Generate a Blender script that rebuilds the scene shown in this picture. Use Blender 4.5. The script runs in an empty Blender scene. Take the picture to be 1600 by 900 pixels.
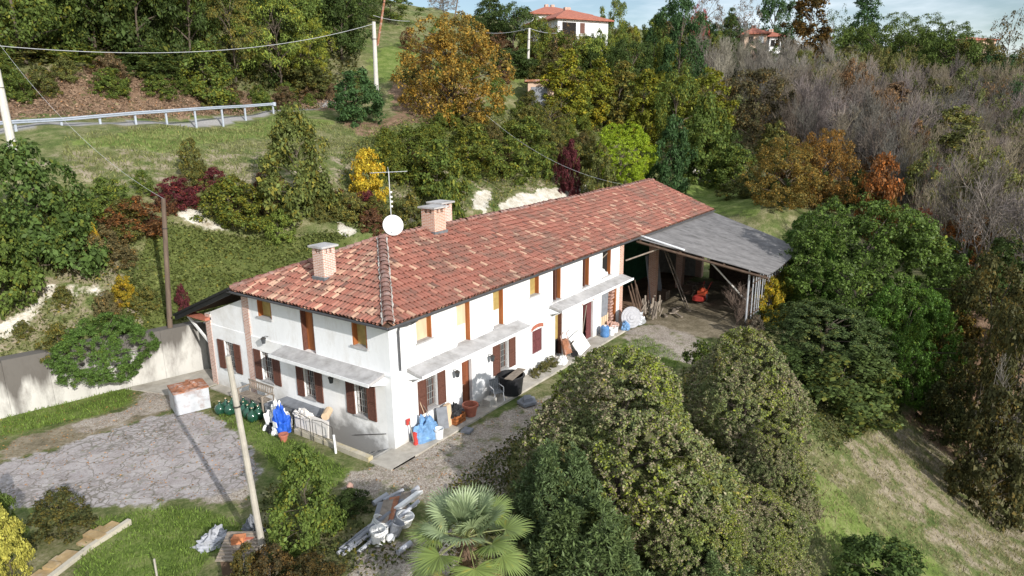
import bpy, math, random
import numpy as np
from mathutils import Vector, Matrix, noise as mnoise
R = math.radians
rng = np.random.default_rng(7)
random.seed(7)
scn = bpy.context.scene
COL = scn.collection

# ------------------------------------------------------------------ camera
CAM = np.array([-17.19, -17.77, 12.86])
YAW, PIT, ROL, FPX = R(35.06), R(14.615), R(-0.641), 1058.3
_f = np.array([math.cos(PIT)*math.cos(YAW), math.cos(PIT)*math.sin(YAW), -math.sin(PIT)])
_r = np.cross(_f, [0, 0, 1]); _r /= np.linalg.norm(_r)
_u = np.cross(_r, _f)
RT = _r*math.cos(ROL) + _u*math.sin(ROL)
UP = -_r*math.sin(ROL) + _u*math.cos(ROL)
cd = bpy.data.cameras.new('camera'); cam = bpy.data.objects.new('camera', cd); COL.objects.link(cam)
cd.sensor_width = 36; cd.lens = FPX/1600*36; cd.clip_start = 0.2; cd.clip_end = 3000
M = Matrix(((RT[0], UP[0], -_f[0], CAM[0]), (RT[1], UP[1], -_f[1], CAM[1]), (RT[2], UP[2], -_f[2], CAM[2]), (0, 0, 0, 1)))
cam.matrix_world = M
scn.camera = cam

# ------------------------------------------------------------------ light
SUN_EL = R(24.0)
TRAVEL = np.array([0.34, 0.94])           # the way shadows fall on the ground
TRAVEL = TRAVEL/np.linalg.norm(TRAVEL)
world = bpy.data.worlds.new('World'); scn.world = world; world.use_nodes = True
wn, wl = world.node_tree.nodes, world.node_tree.links
bg = wn['Background']
sky = wn.new('ShaderNodeTexSky'); sky.sky_type = 'NISHITA'; sky.sun_disc = False
sky.sun_elevation = SUN_EL
az = math.atan2(-TRAVEL[0], -TRAVEL[1])     # from +Y, clockwise
sky.sun_rotation = az
sky.altitude = 300; sky.air_density = 1.0; sky.dust_density = 1.2
# thin white cloud over the blue
tc = wn.new('ShaderNodeTexCoord'); mp = wn.new('ShaderNodeMapping'); mp.inputs['Scale'].default_value = (1, 1, 5)
nz = wn.new('ShaderNodeTexNoise'); nz.inputs['Scale'].default_value = 2.6; nz.inputs['Detail'].default_value = 7; nz.inputs['Roughness'].default_value = .55
rp = wn.new('ShaderNodeValToRGB'); rp.color_ramp.elements[0].position = .36; rp.color_ramp.elements[1].position = .6
mx = wn.new('ShaderNodeMix'); mx.data_type = 'RGBA'; mx.inputs['B'].default_value = (9.6, 10.2, 11, 1)
wl.new(tc.outputs['Generated'], mp.inputs['Vector']); wl.new(mp.outputs[0], nz.inputs['Vector']); wl.new(nz.outputs['Fac'], rp.inputs[0])
mm = wn.new('ShaderNodeMath'); mm.operation = 'MULTIPLY'; mm.inputs[1].default_value = .9
wl.new(rp.outputs[0], mm.inputs[0]); wl.new(mm.outputs[0], mx.inputs['Factor']); wl.new(sky.outputs[0], mx.inputs['A'])
wl.new(mx.outputs['Result'], bg.inputs['Color'])
bg.inputs['Strength'].default_value = 0.12
sd = bpy.data.lights.new('sun', 'SUN'); sd.energy = 4.9; sd.angle = R(0.55); sd.color = (1, .965, .915)
so = bpy.data.objects.new('sun', sd); COL.objects.link(so)
sv = Vector((TRAVEL[0]*math.cos(SUN_EL), TRAVEL[1]*math.cos(SUN_EL), -math.sin(SUN_EL)))
so.rotation_euler = sv.to_track_quat('-Z', 'Y').to_euler()
so.location = (-20, -40, 40)
scn.view_settings.view_transform = 'Standard'; scn.view_settings.look = 'None'
scn.view_settings.exposure = 0.16; scn.view_settings.gamma = 1.0; scn.view_settings.use_curve_mapping = False
scn.cycles.max_bounces = 6; scn.cycles.diffuse_bounces = 3; scn.cycles.transparent_max_bounces = 8
scn.cycles.use_adaptive_sampling = True

# ------------------------------------------------------------------ pixel geometry (1600x900 frame)
def ray(px, py): return _f + RT*(px-800)/FPX + UP*(450-py)/FPX
def at_d(px, py, d):
    q = ray(px, py); return CAM + q*d/math.hypot(q[0], q[1])
def at_z(px, py, z):
    q = ray(px, py); return CAM + q*(z-CAM[2])/q[2]
def depth(p): return float((np.array(p)-CAM)@_f)

# ------------------------------------------------------------------ terrain heights
def wall_y(x):
    x = np.asarray(x, float)
    return np.where(x < 1, 14.5 + (1-x)*.256, 14.5)
ctrl = []
def cp(px, py, d): ctrl.append(tuple(at_d(px, py, d)))
def cz(px, py, z): ctrl.append(tuple(at_z(px, py, z)))
for a in [(0,575,36.8),(0,500,39),(0,430,41),(0,330,44),(0,270,47.5),(0,235,51),(0,205,55),(0,197,59.5),(0,132,67),(0,60,78),(0,0,90),
          (-150,560,37),(-150,400,42),(-150,235,51),(-150,207,60),(-150,120,68),(-150,0,90),
          (125,540,36.8),(125,440,39.5),(125,300,46),(125,210,56),(125,191,61.3),(125,128,68),(125,30,85),
          (255,515,37.2),(255,440,39.6),(255,350,42.5),(255,295,45.5),(255,190,60),(255,182,65),(255,128,71),(255,20,90),
          (430,430,41.5),(430,370,44),(430,310,47.5),(430,240,55),(430,177,71),(430,172,74.5),(430,158,78),(300,178,67),(300,165,70),(430,128,84),(430,20,105),
          (520,380,43),(520,320,48),(540,250,55),(540,200,66),(520,165,78),(560,130,84),(540,40,108),
          (600,362,46),(600,320,50),(600,250,58),(620,200,68),(620,140,80),(620,70,100),(620,25,118),
          (700,345,50),(700,290,56),(700,220,66),(700,160,80),(720,90,102),(740,40,122),
          (800,322,58.5),(800,290,63),(800,230,73),(800,170,86),(835,118,98),(820,70,120),
          (900,300,68),(900,250,78),(900,180,95),(900,110,115),(900,80,132),(900,72,150),
          (1000,290,72),(1000,250,84),(1000,190,100),(1000,130,118),(1000,85,140),
          (1100,305,76),(1100,268,88),(1100,220,100),(1100,140,125),(1100,80,155),
          (1200,330,64),(1200,280,80),(1200,230,98),(1200,150,130),(1200,95,165),(1200,85,200),
          (1300,330,75),(1300,250,98),(1300,180,125),(1300,125,160),(1300,115,200),
          (1400,400,62),(1400,320,84),(1400,230,112),(1400,150,145),(1400,122,170),(1400,120,210),
          (1500,430,62),(1500,340,84),(1500,240,112),(1500,150,145),(1500,115,180),(1500,115,220),
          (1600,480,60),(1600,380,84),(1600,280,108),(1600,190,140),(1600,125,175),(1600,115,215),
          (1750,480,60),(1750,300,108),(1750,120,180)]: cp(*a)
for a in [(1260,730,-1.9),(1280,890,-2.9),(1420,650,-4.2),(1500,690,-5.2),(1600,770,-6.4),(1600,900,-6),(1450,800,-4.3),(1400,900,-4.0),(1750,850,-8),(1600,620,-8.5)]: cz(*a)
for a in [(-14,4,-.1),(-14,12,0),(-10,0,-.3),(-6,-6,-.6),(-2,-10,-.9),(-14,-6,-1.0),(-18,-18,-3),(-8,-18,-2.6),(2,-12,-1.0),(8,-13.5,-1.4),(4,-20,-3.5),(14,-12,-1.2),(20,-11,-1.1),
          (27,-11,-1.3),(34,-11,-1.6),(36,-5,-.3),(42,-8,-1.5),(38,2,.5),(44,4,2.4),(40,10,3.0),(0,5,0),(0,-2,0),(10,-4,0),(20,-4,0),(30,-4,0),(30,5,0),
          (-30,20,4),(-30,0,0),(-30,-30,-5),(0,-40,-8),(30,-40,-12),(60,-40,-14),(-60,0,0),(-60,60,14)]: ctrl.append(a)
ctrl = np.array(ctrl)
def _U(r2): return np.where(r2 > 1e-9, r2*np.log(np.maximum(r2, 1e-9)), 0)
_n = len(ctrl); _S = 50.0
_P = ctrl[:, :2]/_S
_K = _U(((_P[:, None]-_P[None])**2).sum(-1)) + np.eye(_n)*2e-3
_A = np.zeros((_n+3, _n+3)); _A[:_n, :_n] = _K; _A[:_n, _n] = 1; _A[:_n, _n+1:] = _P; _A[_n, :_n] = 1; _A[_n+1:, :_n] = _P.T
_w = np.linalg.solve(_A, np.r_[ctrl[:, 2], 0, 0, 0])
def tps(x, y):
    q = np.stack([np.ravel(x), np.ravel(y)], -1)/_S
    out = np.empty(len(q))
    for i in range(0, len(q), 20000):
        s = q[i:i+20000]
        out[i:i+20000] = _U(((s[:, None]-_P[None])**2).sum(-1))@_w[:_n] + _w[_n] + s@_w[_n+1:]
    return out.reshape(np.shape(x))
def axis(lo, a, b, hi, fine, grow):
    c = list(np.arange(a, b+1e-6, fine)); s = fine; v = b
    while v < hi: s = min(s*grow, 16); v += s; c.append(v)
    s = fine; v = a; l = []
    while v > lo: s = min(s*grow, 16); v -= s; l.append(v)
    return np.array(l[::-1]+c)
GX = axis(-220, -16, 38, 520, .3, 1.025); GY = axis(-260, -15, 21.6, 420, .3, 1.022)
XX, YY = np.meshgrid(GX, GY, indexing='ij')
def ss(a, b, v): t = np.clip((v-a)/(b-a), 0, 1); return t*t*(3-2*t)
def vnoise(x, y, s, seed=0):
    # cheap smooth value noise
    x = np.asarray(x)/s + seed*17.3; y = np.asarray(y)/s - seed*9.1
    xi, yi = np.floor(x), np.floor(y); fx, fy = x-xi, y-yi
    h = lambda a, b: (np.sin(a*127.1+b*311.7+seed)*43758.5453) % 1
    fx, fy = fx*fx*(3-2*fx), fy*fy*(3-2*fy)
    return (h(xi, yi)*(1-fx)+h(xi+1, yi)*fx)*(1-fy)+(h(xi, yi+1)*(1-fx)+h(xi+1, yi+1)*fx)*fy
ZZ = tps(np.clip(XX, -90, 330), np.clip(YY, -110, 260))
far = np.hypot(XX-CAM[0], YY-CAM[1])
ZZ = np.clip(ZZ, -16, 34)
# beyond the crest the ground stays behind it
yard_w = ss(-15.5, -13, XX)*(1-ss(36, 38.5, XX))*ss(-9.5, -6.5, YY)*(1-ss(.30, .45, YY-wall_y(XX)))
yard_z = -.02 - .05*ss(2, 9, np.abs(XX)) - .15*ss(0, -7, YY)*0 + .05*(vnoise(XX, YY, 1.3)-.5)*ss(.3, 1.5, np.maximum(-YY, -XX))
rough = (vnoise(XX, YY, 6, 1)-.5)*.9 + (vnoise(XX, YY, 2.2, 2)-.5)*.35
rough *= ss(34, 48, far)
ZZ = ZZ + rough + (vnoise(XX, YY, .9, 3)-.5)*.12
# make sure the ground just behind the retaining wall meets its coping, and the ledge on the road is flat
ZZ = ZZ*(1-yard_w) + yard_z*yard_w
def hgt(x, y):
    x = np.asarray(x, float); y = np.asarray(y, float)
    i = np.clip(np.searchsorted(GX, x)-1, 0, len(GX)-2); j = np.clip(np.searchsorted(GY, y)-1, 0, len(GY)-2)
    fx = np.clip((x-GX[i])/(GX[i+1]-GX[i]), 0, 1); fy = np.clip((y-GY[j])/(GY[j+1]-GY[j]), 0, 1)
    return (ZZ[i, j]*(1-fx)+ZZ[i+1, j]*fx)*(1-fy)+(ZZ[i, j+1]*(1-fx)+ZZ[i+1, j+1]*fx)*fy
_T = np.linspace(8, 330, 4000)
def G(px, py):
    q = ray(px, py); q = q/math.hypot(q[0], q[1])
    P = CAM[None]+q[None]*_T[:, None]
    below = P[:, 2] < hgt(P[:, 0], P[:, 1])
    k = int(np.argmax(below)) if below.any() else len(_T)-1
    return P[k]
def on(px, d, py=300):
    q = ray(px, py); q = q/math.hypot(q[0], q[1]); p = CAM+q*d
    p = p.copy(); p[2] = float(hgt(p[0], p[1])); return p
def inpoly(x, y, poly):
    x = np.asarray(x); y = np.asarray(y); c = np.zeros(x.shape, bool); n = len(poly)
    for i in range(n):
        x1, y1 = poly[i][:2]; x2, y2 = poly[(i+1) % n][:2]
        if y1 == y2: continue
        k = ((y1 > y) != (y2 > y)) & (x < (x2-x1)*(y-y1)/(y2-y1)+x1)
        c ^= k
    return c
def wpoly(pts): return [tuple(G(*p)[:2]) for p in pts]

# ------------------------------------------------------------------ materials
def mat(name, color=(.5, .5, .5), rough=.8, metal=0, var=.25, scale=4.0, bump=.0, bscale=30, spec=.3, dirt=None, detail=5, coord='Object', stretch=None):
    m = bpy.data.materials.new(name); m.use_nodes = True
    n, l = m.node_tree.nodes, m.node_tree.links
    b = n['Principled BSDF']; b.inputs['Roughness'].default_value = rough; b.inputs['Metallic'].default_value = metal
    b.inputs['Specular IOR Level'].default_value = spec
    t = n.new('ShaderNodeTexCoord'); src = t.outputs[coord]
    if stretch:
        mpn = n.new('ShaderNodeMapping'); mpn.inputs['Scale'].default_value = stretch; l.new(src, mpn.inputs[0]); src = mpn.outputs[0]
    x = n.new('ShaderNodeTexNoise'); x.inputs['Scale'].default_value = scale; x.inputs['Detail'].default_value = detail; x.inputs['Roughness'].default_value = .6
    l.new(src, x.inputs['Vector'])
    r = n.new('ShaderNodeValToRGB'); r.color_ramp.elements[0].position = .3; r.color_ramp.elements[1].position = .7
    c = np.array(color); r.color_ramp.elements[0].color = (*(c*(1-var)), 1); r.color_ramp.elements[1].color = (*np.minimum(c*(1+var), .95), 1)
    l.new(x.outputs['Fac'], r.inputs[0]); out = r.outputs[0]
    if dirt:
        dc, amt, dsc = dirt
        x2 = n.new('ShaderNodeTexNoise'); x2.inputs['Scale'].default_value = dsc; x2.inputs['Detail'].default_value = 8; x2.inputs['Roughness'].default_value = .7
        l.new(src, x2.inputs['Vector'])
        r2 = n.new('ShaderNodeValToRGB'); r2.color_ramp.elements[0].position = .5; r2.color_ramp.elements[1].position = .75
        r2.color_ramp.elements[1].color = (amt, amt, amt, 1); l.new(x2.outputs['Fac'], r2.inputs[0])
        mxx = n.new('ShaderNodeMix'); mxx.data_type = 'RGBA'; l.new(r2.outputs[0], mxx.inputs['Factor']); l.new(out, mxx.inputs['A'])
        mxx.inputs['B'].default_value = (*dc, 1); out = mxx.outputs['Result']
    l.new(out, b.inputs['Base Color'])
    if bump:
        x3 = n.new('ShaderNodeTexNoise'); x3.inputs['Scale'].default_value = bscale; x3.inputs['Detail'].default_value = 6; l.new(src, x3.inputs['Vector'])
        bp = n.new('ShaderNodeBump'); bp.inputs['Strength'].default_value = bump; bp.inputs['Distance'].default_value = .03
        l.new(x3.outputs['Fac'], bp.inputs['Height']); l.new(bp.outputs[0], b.inputs['Normal'])
    return m
MT = {}
MT['plaster'] = mat('plaster', (.79, .80, .805), .9, var=.07, scale=1.3, bump=.25, bscale=9, dirt=((.44, .41, .36), .6, 1.3), stretch=(1, 1, .4))
MT['plaster_low'] = mat('plaster_low', (.78, .785, .785), .9, var=.07, scale=1.1, bump=.3, bscale=9, dirt=((.50, .46, .40), .55, .7))
MT['grime'] = mat('grime', (.33, .32, .30), .95, var=.3, scale=1.6)
MT['concrete'] = mat('concrete', (.44, .42, .38), .9, var=.2, scale=1.8, bump=.3, bscale=14, dirt=((.13, .12, .10), .9, 1.1))
MT['slab'] = mat('slab', (.40, .39, .385), .85, var=.2, scale=2.2, bump=.2, dirt=((.19, .18, .16), .75, 1.8))
MT['pave'] = mat('pave', (.40, .37, .32), .9, var=.22, scale=1.6, bump=.3, dirt=((.2, .17, .12), .7, 1.2))
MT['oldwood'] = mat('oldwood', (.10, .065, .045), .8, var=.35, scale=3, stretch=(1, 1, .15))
MT['greywood'] = mat('greywood', (.24, .20, .16), .85, var=.35, scale=5, stretch=(1, 1, .2))
MT['pole_wood'] = mat('pole_wood', (.13, .095, .07), .85, var=.3, scale=5, stretch=(1, 1, .12))
MT['pole_conc'] = mat('pole_conc', (.38, .35, .30), .9, var=.18, scale=3)
MT['pole_white'] = mat('pole_white', (.52, .50, .46), .8, var=.1, scale=3)
MT['shutter'] = mat('shutter', (.12, .052, .036), .6, var=.3, scale=12)
MT['shutter_red'] = mat('shutter_red', (.14, .045, .045), .7, var=.3, scale=12)
MT['orange_wood'] = mat('orange_wood', (.32, .11, .035), .6, var=.3, scale=5, stretch=(1, 1, .15))
MT['door_wood'] = mat('door_wood', (.20, .065, .03), .5, var=.3, scale=5, stretch=(1, 1, .15))
MT['plywood'] = mat('plywood', (.60, .45, .30), .8, var=.15, scale=4, stretch=(1, 1, .2))
MT['yellow_board'] = mat('yellow_board', (.36, .26, .09), .8, var=.2, scale=4)
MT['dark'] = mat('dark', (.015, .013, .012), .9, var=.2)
MT['glass'] = mat('glass', (.05, .055, .06), .12, var=.3, spec=.6)
MT['curtain'] = mat('curtain', (.30, .30, .29), .7, var=.25, scale=8)
MT['iron'] = mat('iron', (.35, .34, .32), .5, metal=.3, var=.2)
MT['iron_dark'] = mat('iron_dark', (.06, .055, .05), .5, metal=.3, var=.2)
MT['galv'] = mat('galv', (.55, .57, .6), .45, metal=.5, var=.15, scale=3)
MT['galv_rust'] = mat('galv_rust', (.55, .57, .6), .5, metal=.4, var=.15, scale=3, dirt=((.25, .09, .04), .8, 2.0))
_m = MT['plaster_low']; _n2, _l2 = _m.node_tree.nodes, _m.node_tree.links; _b = _n2['Principled BSDF']; _src = _b.inputs['Base Color'].links[0].from_socket
_t = _n2.new('ShaderNodeTexCoord'); _s = _n2.new('ShaderNodeSeparateXYZ'); _l2.new(_t.outputs['Object'], _s.inputs[0]); _x = _n2.new('ShaderNodeTexNoise'); _x.inputs['Scale'].default_value = 2.2; _x.inputs['Detail'].default_value = 9; _l2.new(_t.outputs['Object'], _x.inputs['Vector'])
_mr = _n2.new('ShaderNodeMapRange'); _mr.inputs[1].default_value = .75; _mr.inputs[2].default_value = .0; _l2.new(_s.outputs[2], _mr.inputs[0]); _mu = _n2.new('ShaderNodeMath'); _mu.operation = 'MULTIPLY'; _l2.new(_mr.outputs[0], _mu.inputs[0]); _l2.new(_x.outputs['Fac'], _mu.inputs[1])
_mx = _n2.new('ShaderNodeMix'); _mx.data_type = 'RGBA'; _l2.new(_mu.outputs[0], _mx.inputs['Factor']); _l2.new(_src, _mx.inputs['A']); _mx.inputs['B'].default_value = (.30, .26, .20, 1); _l2.new(_mx.outputs['Result'], _b.inputs['Base Color'])
MT['rust'] = mat('rust', (.28, .12, .065), .85, var=.45, scale=5, dirt=((.5, .48, .47), .95, 2))
MT['gutter'] = mat('gutter', (.10, .10, .105), .5, metal=.3, var=.2)
MT['lead'] = mat('lead', (.13, .14, .15), .6, var=.2)
MT['terracotta'] = mat('terracotta', (.40, .14, .09), .8, var=.2, scale=5)
MT['blue'] = mat('blue', (.02, .10, .50), .5, var=.2, scale=5)
MT['blue_tarp'] = mat('blue_tarp', (.14, .27, .46), .5, var=.3, scale=6)
MT['blue_drum'] = mat('blue_drum', (.08, .20, .42), .5, var=.2)
MT['white'] = mat('white', (.78, .78, .76), .6, var=.1, scale=3, dirt=((.45, .42, .37), .5, 2))
MT['white_dish'] = mat('white_dish', (.68, .68, .67), .4, var=.03, scale=3)
MT['cloth'] = mat('cloth', (.70, .66, .62), .9, var=.12, scale=4)
MT['red'] = mat('red', (.45, .05, .04), .5, var=.2)
MT['orange'] = mat('orange', (.34, .06, .025), .5, var=.25, scale=8)
MT['black'] = mat('black', (.02, .02, .022), .5, var=.3)
MT['stone'] = mat('stone', (.30, .28, .25), .9, var=.3, scale=4, bump=.5)
MT['slate'] = mat('slate', (.20, .21, .23), .8, var=.2, scale=4)
MT['pinkstone'] = mat('pinkstone', (.40, .25, .20), .9, var=.3, scale=4)
MT['bark'] = mat('bark', (.10, .08, .06), .95, var=.4, scale=8)
MT['bark_pale'] = mat('bark_pale', (.27, .24, .21), .95, var=.3, scale=8)
MT['pvc'] = mat('pvc', (.36, .37, .40), .5, var=.2, scale=4, dirt=((.2, .17, .13), .6, 2))
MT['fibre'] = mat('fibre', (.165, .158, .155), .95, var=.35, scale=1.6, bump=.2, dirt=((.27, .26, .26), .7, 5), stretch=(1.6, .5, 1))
MT['white_metal'] = mat('white_metal', (.75, .75, .75), .5, var=.1)
MT['wire'] = mat('wire', (.45, .46, .48), .5, var=.1)
MT['tan_wall'] = mat('tan_wall', (.55, .40, .30), .9, var=.1, scale=.5)
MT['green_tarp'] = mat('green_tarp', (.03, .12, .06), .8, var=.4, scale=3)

def brick_mat(name, c1, c2, mortar, sx, vertical_axis='x'):
    m = bpy.data.materials.new(name); m.use_nodes = True
    n, l = m.node_tree.nodes, m.node_tree.links; b = n['Principled BSDF']; b.inputs['Roughness'].default_value = .9
    t = n.new('ShaderNodeTexCoord'); s = n.new('ShaderNodeSeparateXYZ'); l.new(t.outputs['Object'], s.inputs[0])
    a = n.new('ShaderNodeMath'); a.operation = 'ADD'; l.new(s.outputs[0], a.inputs[0]); l.new(s.outputs[1], a.inputs[1])
    c = n.new('ShaderNodeCombineXYZ'); l.new(a.outputs[0], c.inputs[0]); l.new(s.outputs[2], c.inputs[1])
    k = n.new('ShaderNodeTexBrick'); l.new(c.outputs[0], k.inputs['Vector'])
    k.inputs['Color1'].default_value = (*c1, 1); k.inputs['Color2'].default_value = (*c2, 1); k.inputs['Mortar'].default_value = (*mortar, 1)
    k.inputs['Scale'].default_value = sx; k.inputs['Mortar Size'].default_value = .012; k.inputs['Brick Width'].default_value = .25; k.inputs['Row Height'].default_value = .075
    l.new(k.outputs['Color'], b.inputs['Base Color'])
    return m
MT['brick'] = brick_mat('brick', (.42, .17, .10), (.52, .27, .18), (.55, .50, .44), 1.0)
MT['brick_pale'] = brick_mat('brick_pale', (.42, .20, .14), (.55, .33, .25), (.62, .58, .54), 1.0)

def tile_mat(name, cream):
    m = bpy.data.materials.new(name); m.use_nodes = True
    n, l = m.node_tree.nodes, m.node_tree.links; b = n['Principled BSDF']; b.inputs['Roughness'].default_value = .85
    g = n.new('ShaderNodeNewGeometry'); r = n.new('ShaderNodeValToRGB'); e = r.color_ramp.elements
    r.color_ramp.interpolation = 'LINEAR'
    e[0].position = 0; e[0].color = (.13, .065, .05, 1); e[1].position = 1; e[1].color = (.54, .35, .24, 1)
    def add(p, c): q = e.new(p); q.color = (*c, 1)
    add(.06, (.25, .095, .065)); add(.45, (.295, .11, .077)); add(.97-cream-.10, (.335, .13, .09)); add(.97-cream, (.36, .155, .11)); add(.97-cream*.5, (.48, .27, .18))
    l.new(g.outputs['Random Per Island'], r.inputs[0])
    t = n.new('ShaderNodeTexCoord'); x = n.new('ShaderNodeTexNoise'); x.inputs['Scale'].default_value = .7; x.inputs['Detail'].default_value = 9; x.inputs['Roughness'].default_value = .75
    l.new(t.outputs['Object'], x.inputs['Vector'])
    r2 = n.new('ShaderNodeValToRGB'); r2.color_ramp.elements[0].position = .46; r2.color_ramp.elements[1].position = .62; r2.color_ramp.elements[1].color = (.75, .75, .75, 1)
    l.new(x.outputs['Fac'], r2.inputs[0])
    mxx = n.new('ShaderNodeMix'); mxx.data_type = 'RGBA'; l.new(r2.outputs[0], mxx.inputs['Factor']); l.new(r.outputs[0], mxx.inputs['A']); mxx.inputs['B'].default_value = (.15, .10, .075, 1)
    l.new(mxx.outputs['Result'], b.inputs['Base Color'])
    return m
MT['tile'] = tile_mat('tile', .06); MT['tile_mixed'] = tile_mat('tile_mixed', .24)
MT['tile_old'] = mat('tile_old', (.235, .125, .10), .9, var=.35, scale=4, dirt=((.42, .38, .35), .6, 3))
MT['tile_far'] = mat('tile_far', (.33, .12, .08), .9, var=.2, scale=2, bump=.6, bscale=8)

def foliage_mat(name, spread=.5, transl=.31, gloss=.1, rough=.5):
    m = bpy.data.materials.new(name); m.use_nodes = True
    n, l = m.node_tree.nodes, m.node_tree.links; b = n['Principled BSDF']; out = n['Material Output']
    b.inputs['Roughness'].default_value = rough; b.inputs['Specular IOR Level'].default_value = gloss
    oi = n.new('ShaderNodeObjectInfo'); g = n.new('ShaderNodeNewGeometry'); t = n.new('ShaderNodeTexCoord')
    # per-leaf and per-patch variation of the crown's own colour
    x = n.new('ShaderNodeTexNoise'); x.inputs['Scale'].default_value = 4.0; x.inputs['Detail'].default_value = 3
    av = n.new('ShaderNodeVectorMath'); av.operation = 'ADD'; l.new(t.outputs['Object'], av.inputs[0])
    cr = n.new('ShaderNodeCombineXYZ')
    for i in range(3):
        ml = n.new('ShaderNodeMath'); ml.operation = 'MULTIPLY'; ml.inputs[1].default_value = 11+7*i; l.new(oi.outputs['Random'], ml.inputs[0]); l.new(ml.outputs[0], cr.inputs[i])
    l.new(cr.outputs[0], av.inputs[1]); l.new(av.outputs[0], x.inputs['Vector'])
    # autumn colour: strength = alpha of the object's colour
    aut = n.new('ShaderNodeMix'); aut.data_type = 'RGBA'; aut.blend_type = 'MULTIPLY'; aut.inputs['Factor'].default_value = 1
    aut.inputs['B'].default_value = (1.75, 1.25, .8, 1); l.new(oi.outputs['Color'], aut.inputs['A'])
    sm = n.new('ShaderNodeMath'); sm.operation = 'ADD'; l.new(x.outputs['Fac'], sm.inputs[0])
    k1 = n.new('ShaderNodeMath'); k1.operation = 'MULTIPLY_ADD'; k1.inputs[1].default_value = .5; k1.inputs[2].default_value = -.25; l.new(g.outputs['Random Per Island'], k1.inputs[0]); l.new(k1.outputs[0], sm.inputs[1])
    thr = n.new('ShaderNodeMath'); thr.operation = 'SUBTRACT'; l.new(sm.outputs[0], thr.inputs[0])
    inv = n.new('ShaderNodeMath'); inv.operation = 'MULTIPLY_ADD'; inv.inputs[1].default_value = -.7; inv.inputs[2].default_value = .80; l.new(oi.outputs['Alpha'], inv.inputs[0]); l.new(inv.outputs[0], thr.inputs[1])
    st = n.new('ShaderNodeMath'); st.operation = 'MULTIPLY'; st.inputs[1].default_value = 6; st.use_clamp = True; l.new(thr.outputs[0], st.inputs[0])
    mxx = n.new('ShaderNodeMix'); mxx.data_type = 'RGBA'; l.new(st.outputs[0], mxx.inputs['Factor']); l.new(oi.outputs['Color'], mxx.inputs['A']); l.new(aut.outputs['Result'], mxx.inputs['B'])
    br = n.new('ShaderNodeMath'); br.operation = 'MULTIPLY_ADD'; br.inputs[1].default_value = 2*spread; br.inputs[2].default_value = 1-spread
    mul2 = n.new('ShaderNodeMath'); mul2.operation = 'MULTIPLY'; mul2.inputs[1].default_value = 7.77; l.new(g.outputs['Random Per Island'], mul2.inputs[0])
    fr = n.new('ShaderNodeMath'); fr.operation = 'FRACT'; l.new(mul2.outputs[0], fr.inputs[0]); l.new(fr.outputs[0], br.inputs[0])
    vm = n.new('ShaderNodeVectorMath'); vm.operation = 'SCALE'; l.new(mxx.outputs['Result'], vm.inputs[0]); l.new(br.outputs[0], vm.inputs['Scale'])
    l.new(vm.outputs[0], b.inputs['Base Color'])
    tr = n.new('ShaderNodeBsdfTranslucent'); l.new(vm.outputs[0], tr.inputs['Color'])
    ms = n.new('ShaderNodeMixShader'); ms.inputs[0].default_value = transl
    l.new(b.outputs[0], ms.inputs[1]); l.new(tr.outputs[0], ms.inputs[2]); l.new(ms.outputs[0], out.inputs['Surface'])
    return m
MT['leaf'] = foliage_mat('leaf'); MT['leaf_gloss'] = foliage_mat('leaf_gloss', .45, .2, .2, .5); MT['twig'] = foliage_mat('twig', .4, 0, .1, .9)
MT['ivy_leaf'] = foliage_mat('ivy_leaf', .45, .25, .1, .6)
_m = MT['ivy_leaf']; _n2, _l2 = _m.node_tree.nodes, _m.node_tree.links; _sc = [q for q in _n2 if q.type == 'VECT_MATH' and q.operation == 'SCALE'][0]; _src = _sc.inputs[0].links[0].from_socket
_t = _n2.new('ShaderNodeTexCoord'); _g = _n2.new('ShaderNodeNewGeometry')
for _k, (_sca, _lo, _col, _mulr) in enumerate(((3.2, .50, (.30, .25, .17), 3.1), (2.3, .60, (.24, .28, .04), 5.3))):   # seed heads and yellow-green new growth, in patches
    _x = _n2.new('ShaderNodeTexNoise'); _x.inputs['Scale'].default_value = _sca; _x.inputs['Detail'].default_value = 5; _x.noise_dimensions = '4D'; _x.inputs['W'].default_value = _k*5.; _l2.new(_t.outputs['Object'], _x.inputs['Vector'])
    _f1 = _n2.new('ShaderNodeMath'); _f1.operation = 'MULTIPLY'; _f1.inputs[1].default_value = _mulr; _l2.new(_g.outputs['Random Per Island'], _f1.inputs[0]); _f2 = _n2.new('ShaderNodeMath'); _f2.operation = 'FRACT'; _l2.new(_f1.outputs[0], _f2.inputs[0])
    _f3 = _n2.new('ShaderNodeMath'); _f3.operation = 'MULTIPLY_ADD'; _f3.inputs[1].default_value = .35; _l2.new(_f2.outputs[0], _f3.inputs[0]); _l2.new(_x.outputs['Fac'], _f3.inputs[2])
    _f4 = _n2.new('ShaderNodeMapRange'); _f4.inputs[1].default_value = _lo+.17; _f4.inputs[2].default_value = _lo+.27; _l2.new(_f3.outputs[0], _f4.inputs[0])
    _mx = _n2.new('ShaderNodeMix'); _mx.data_type = 'RGBA'; _l2.new(_f4.outputs[0], _mx.inputs['Factor']); _l2.new(_src, _mx.inputs['A']); _mx.inputs['B'].default_value = (*_col, 1); _src = _mx.outputs['Result']
_l2.new(_src, _sc.inputs[0])
MT['palm_leaf'] = foliage_mat('palm_leaf', .3, .25, .45, .4)

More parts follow.
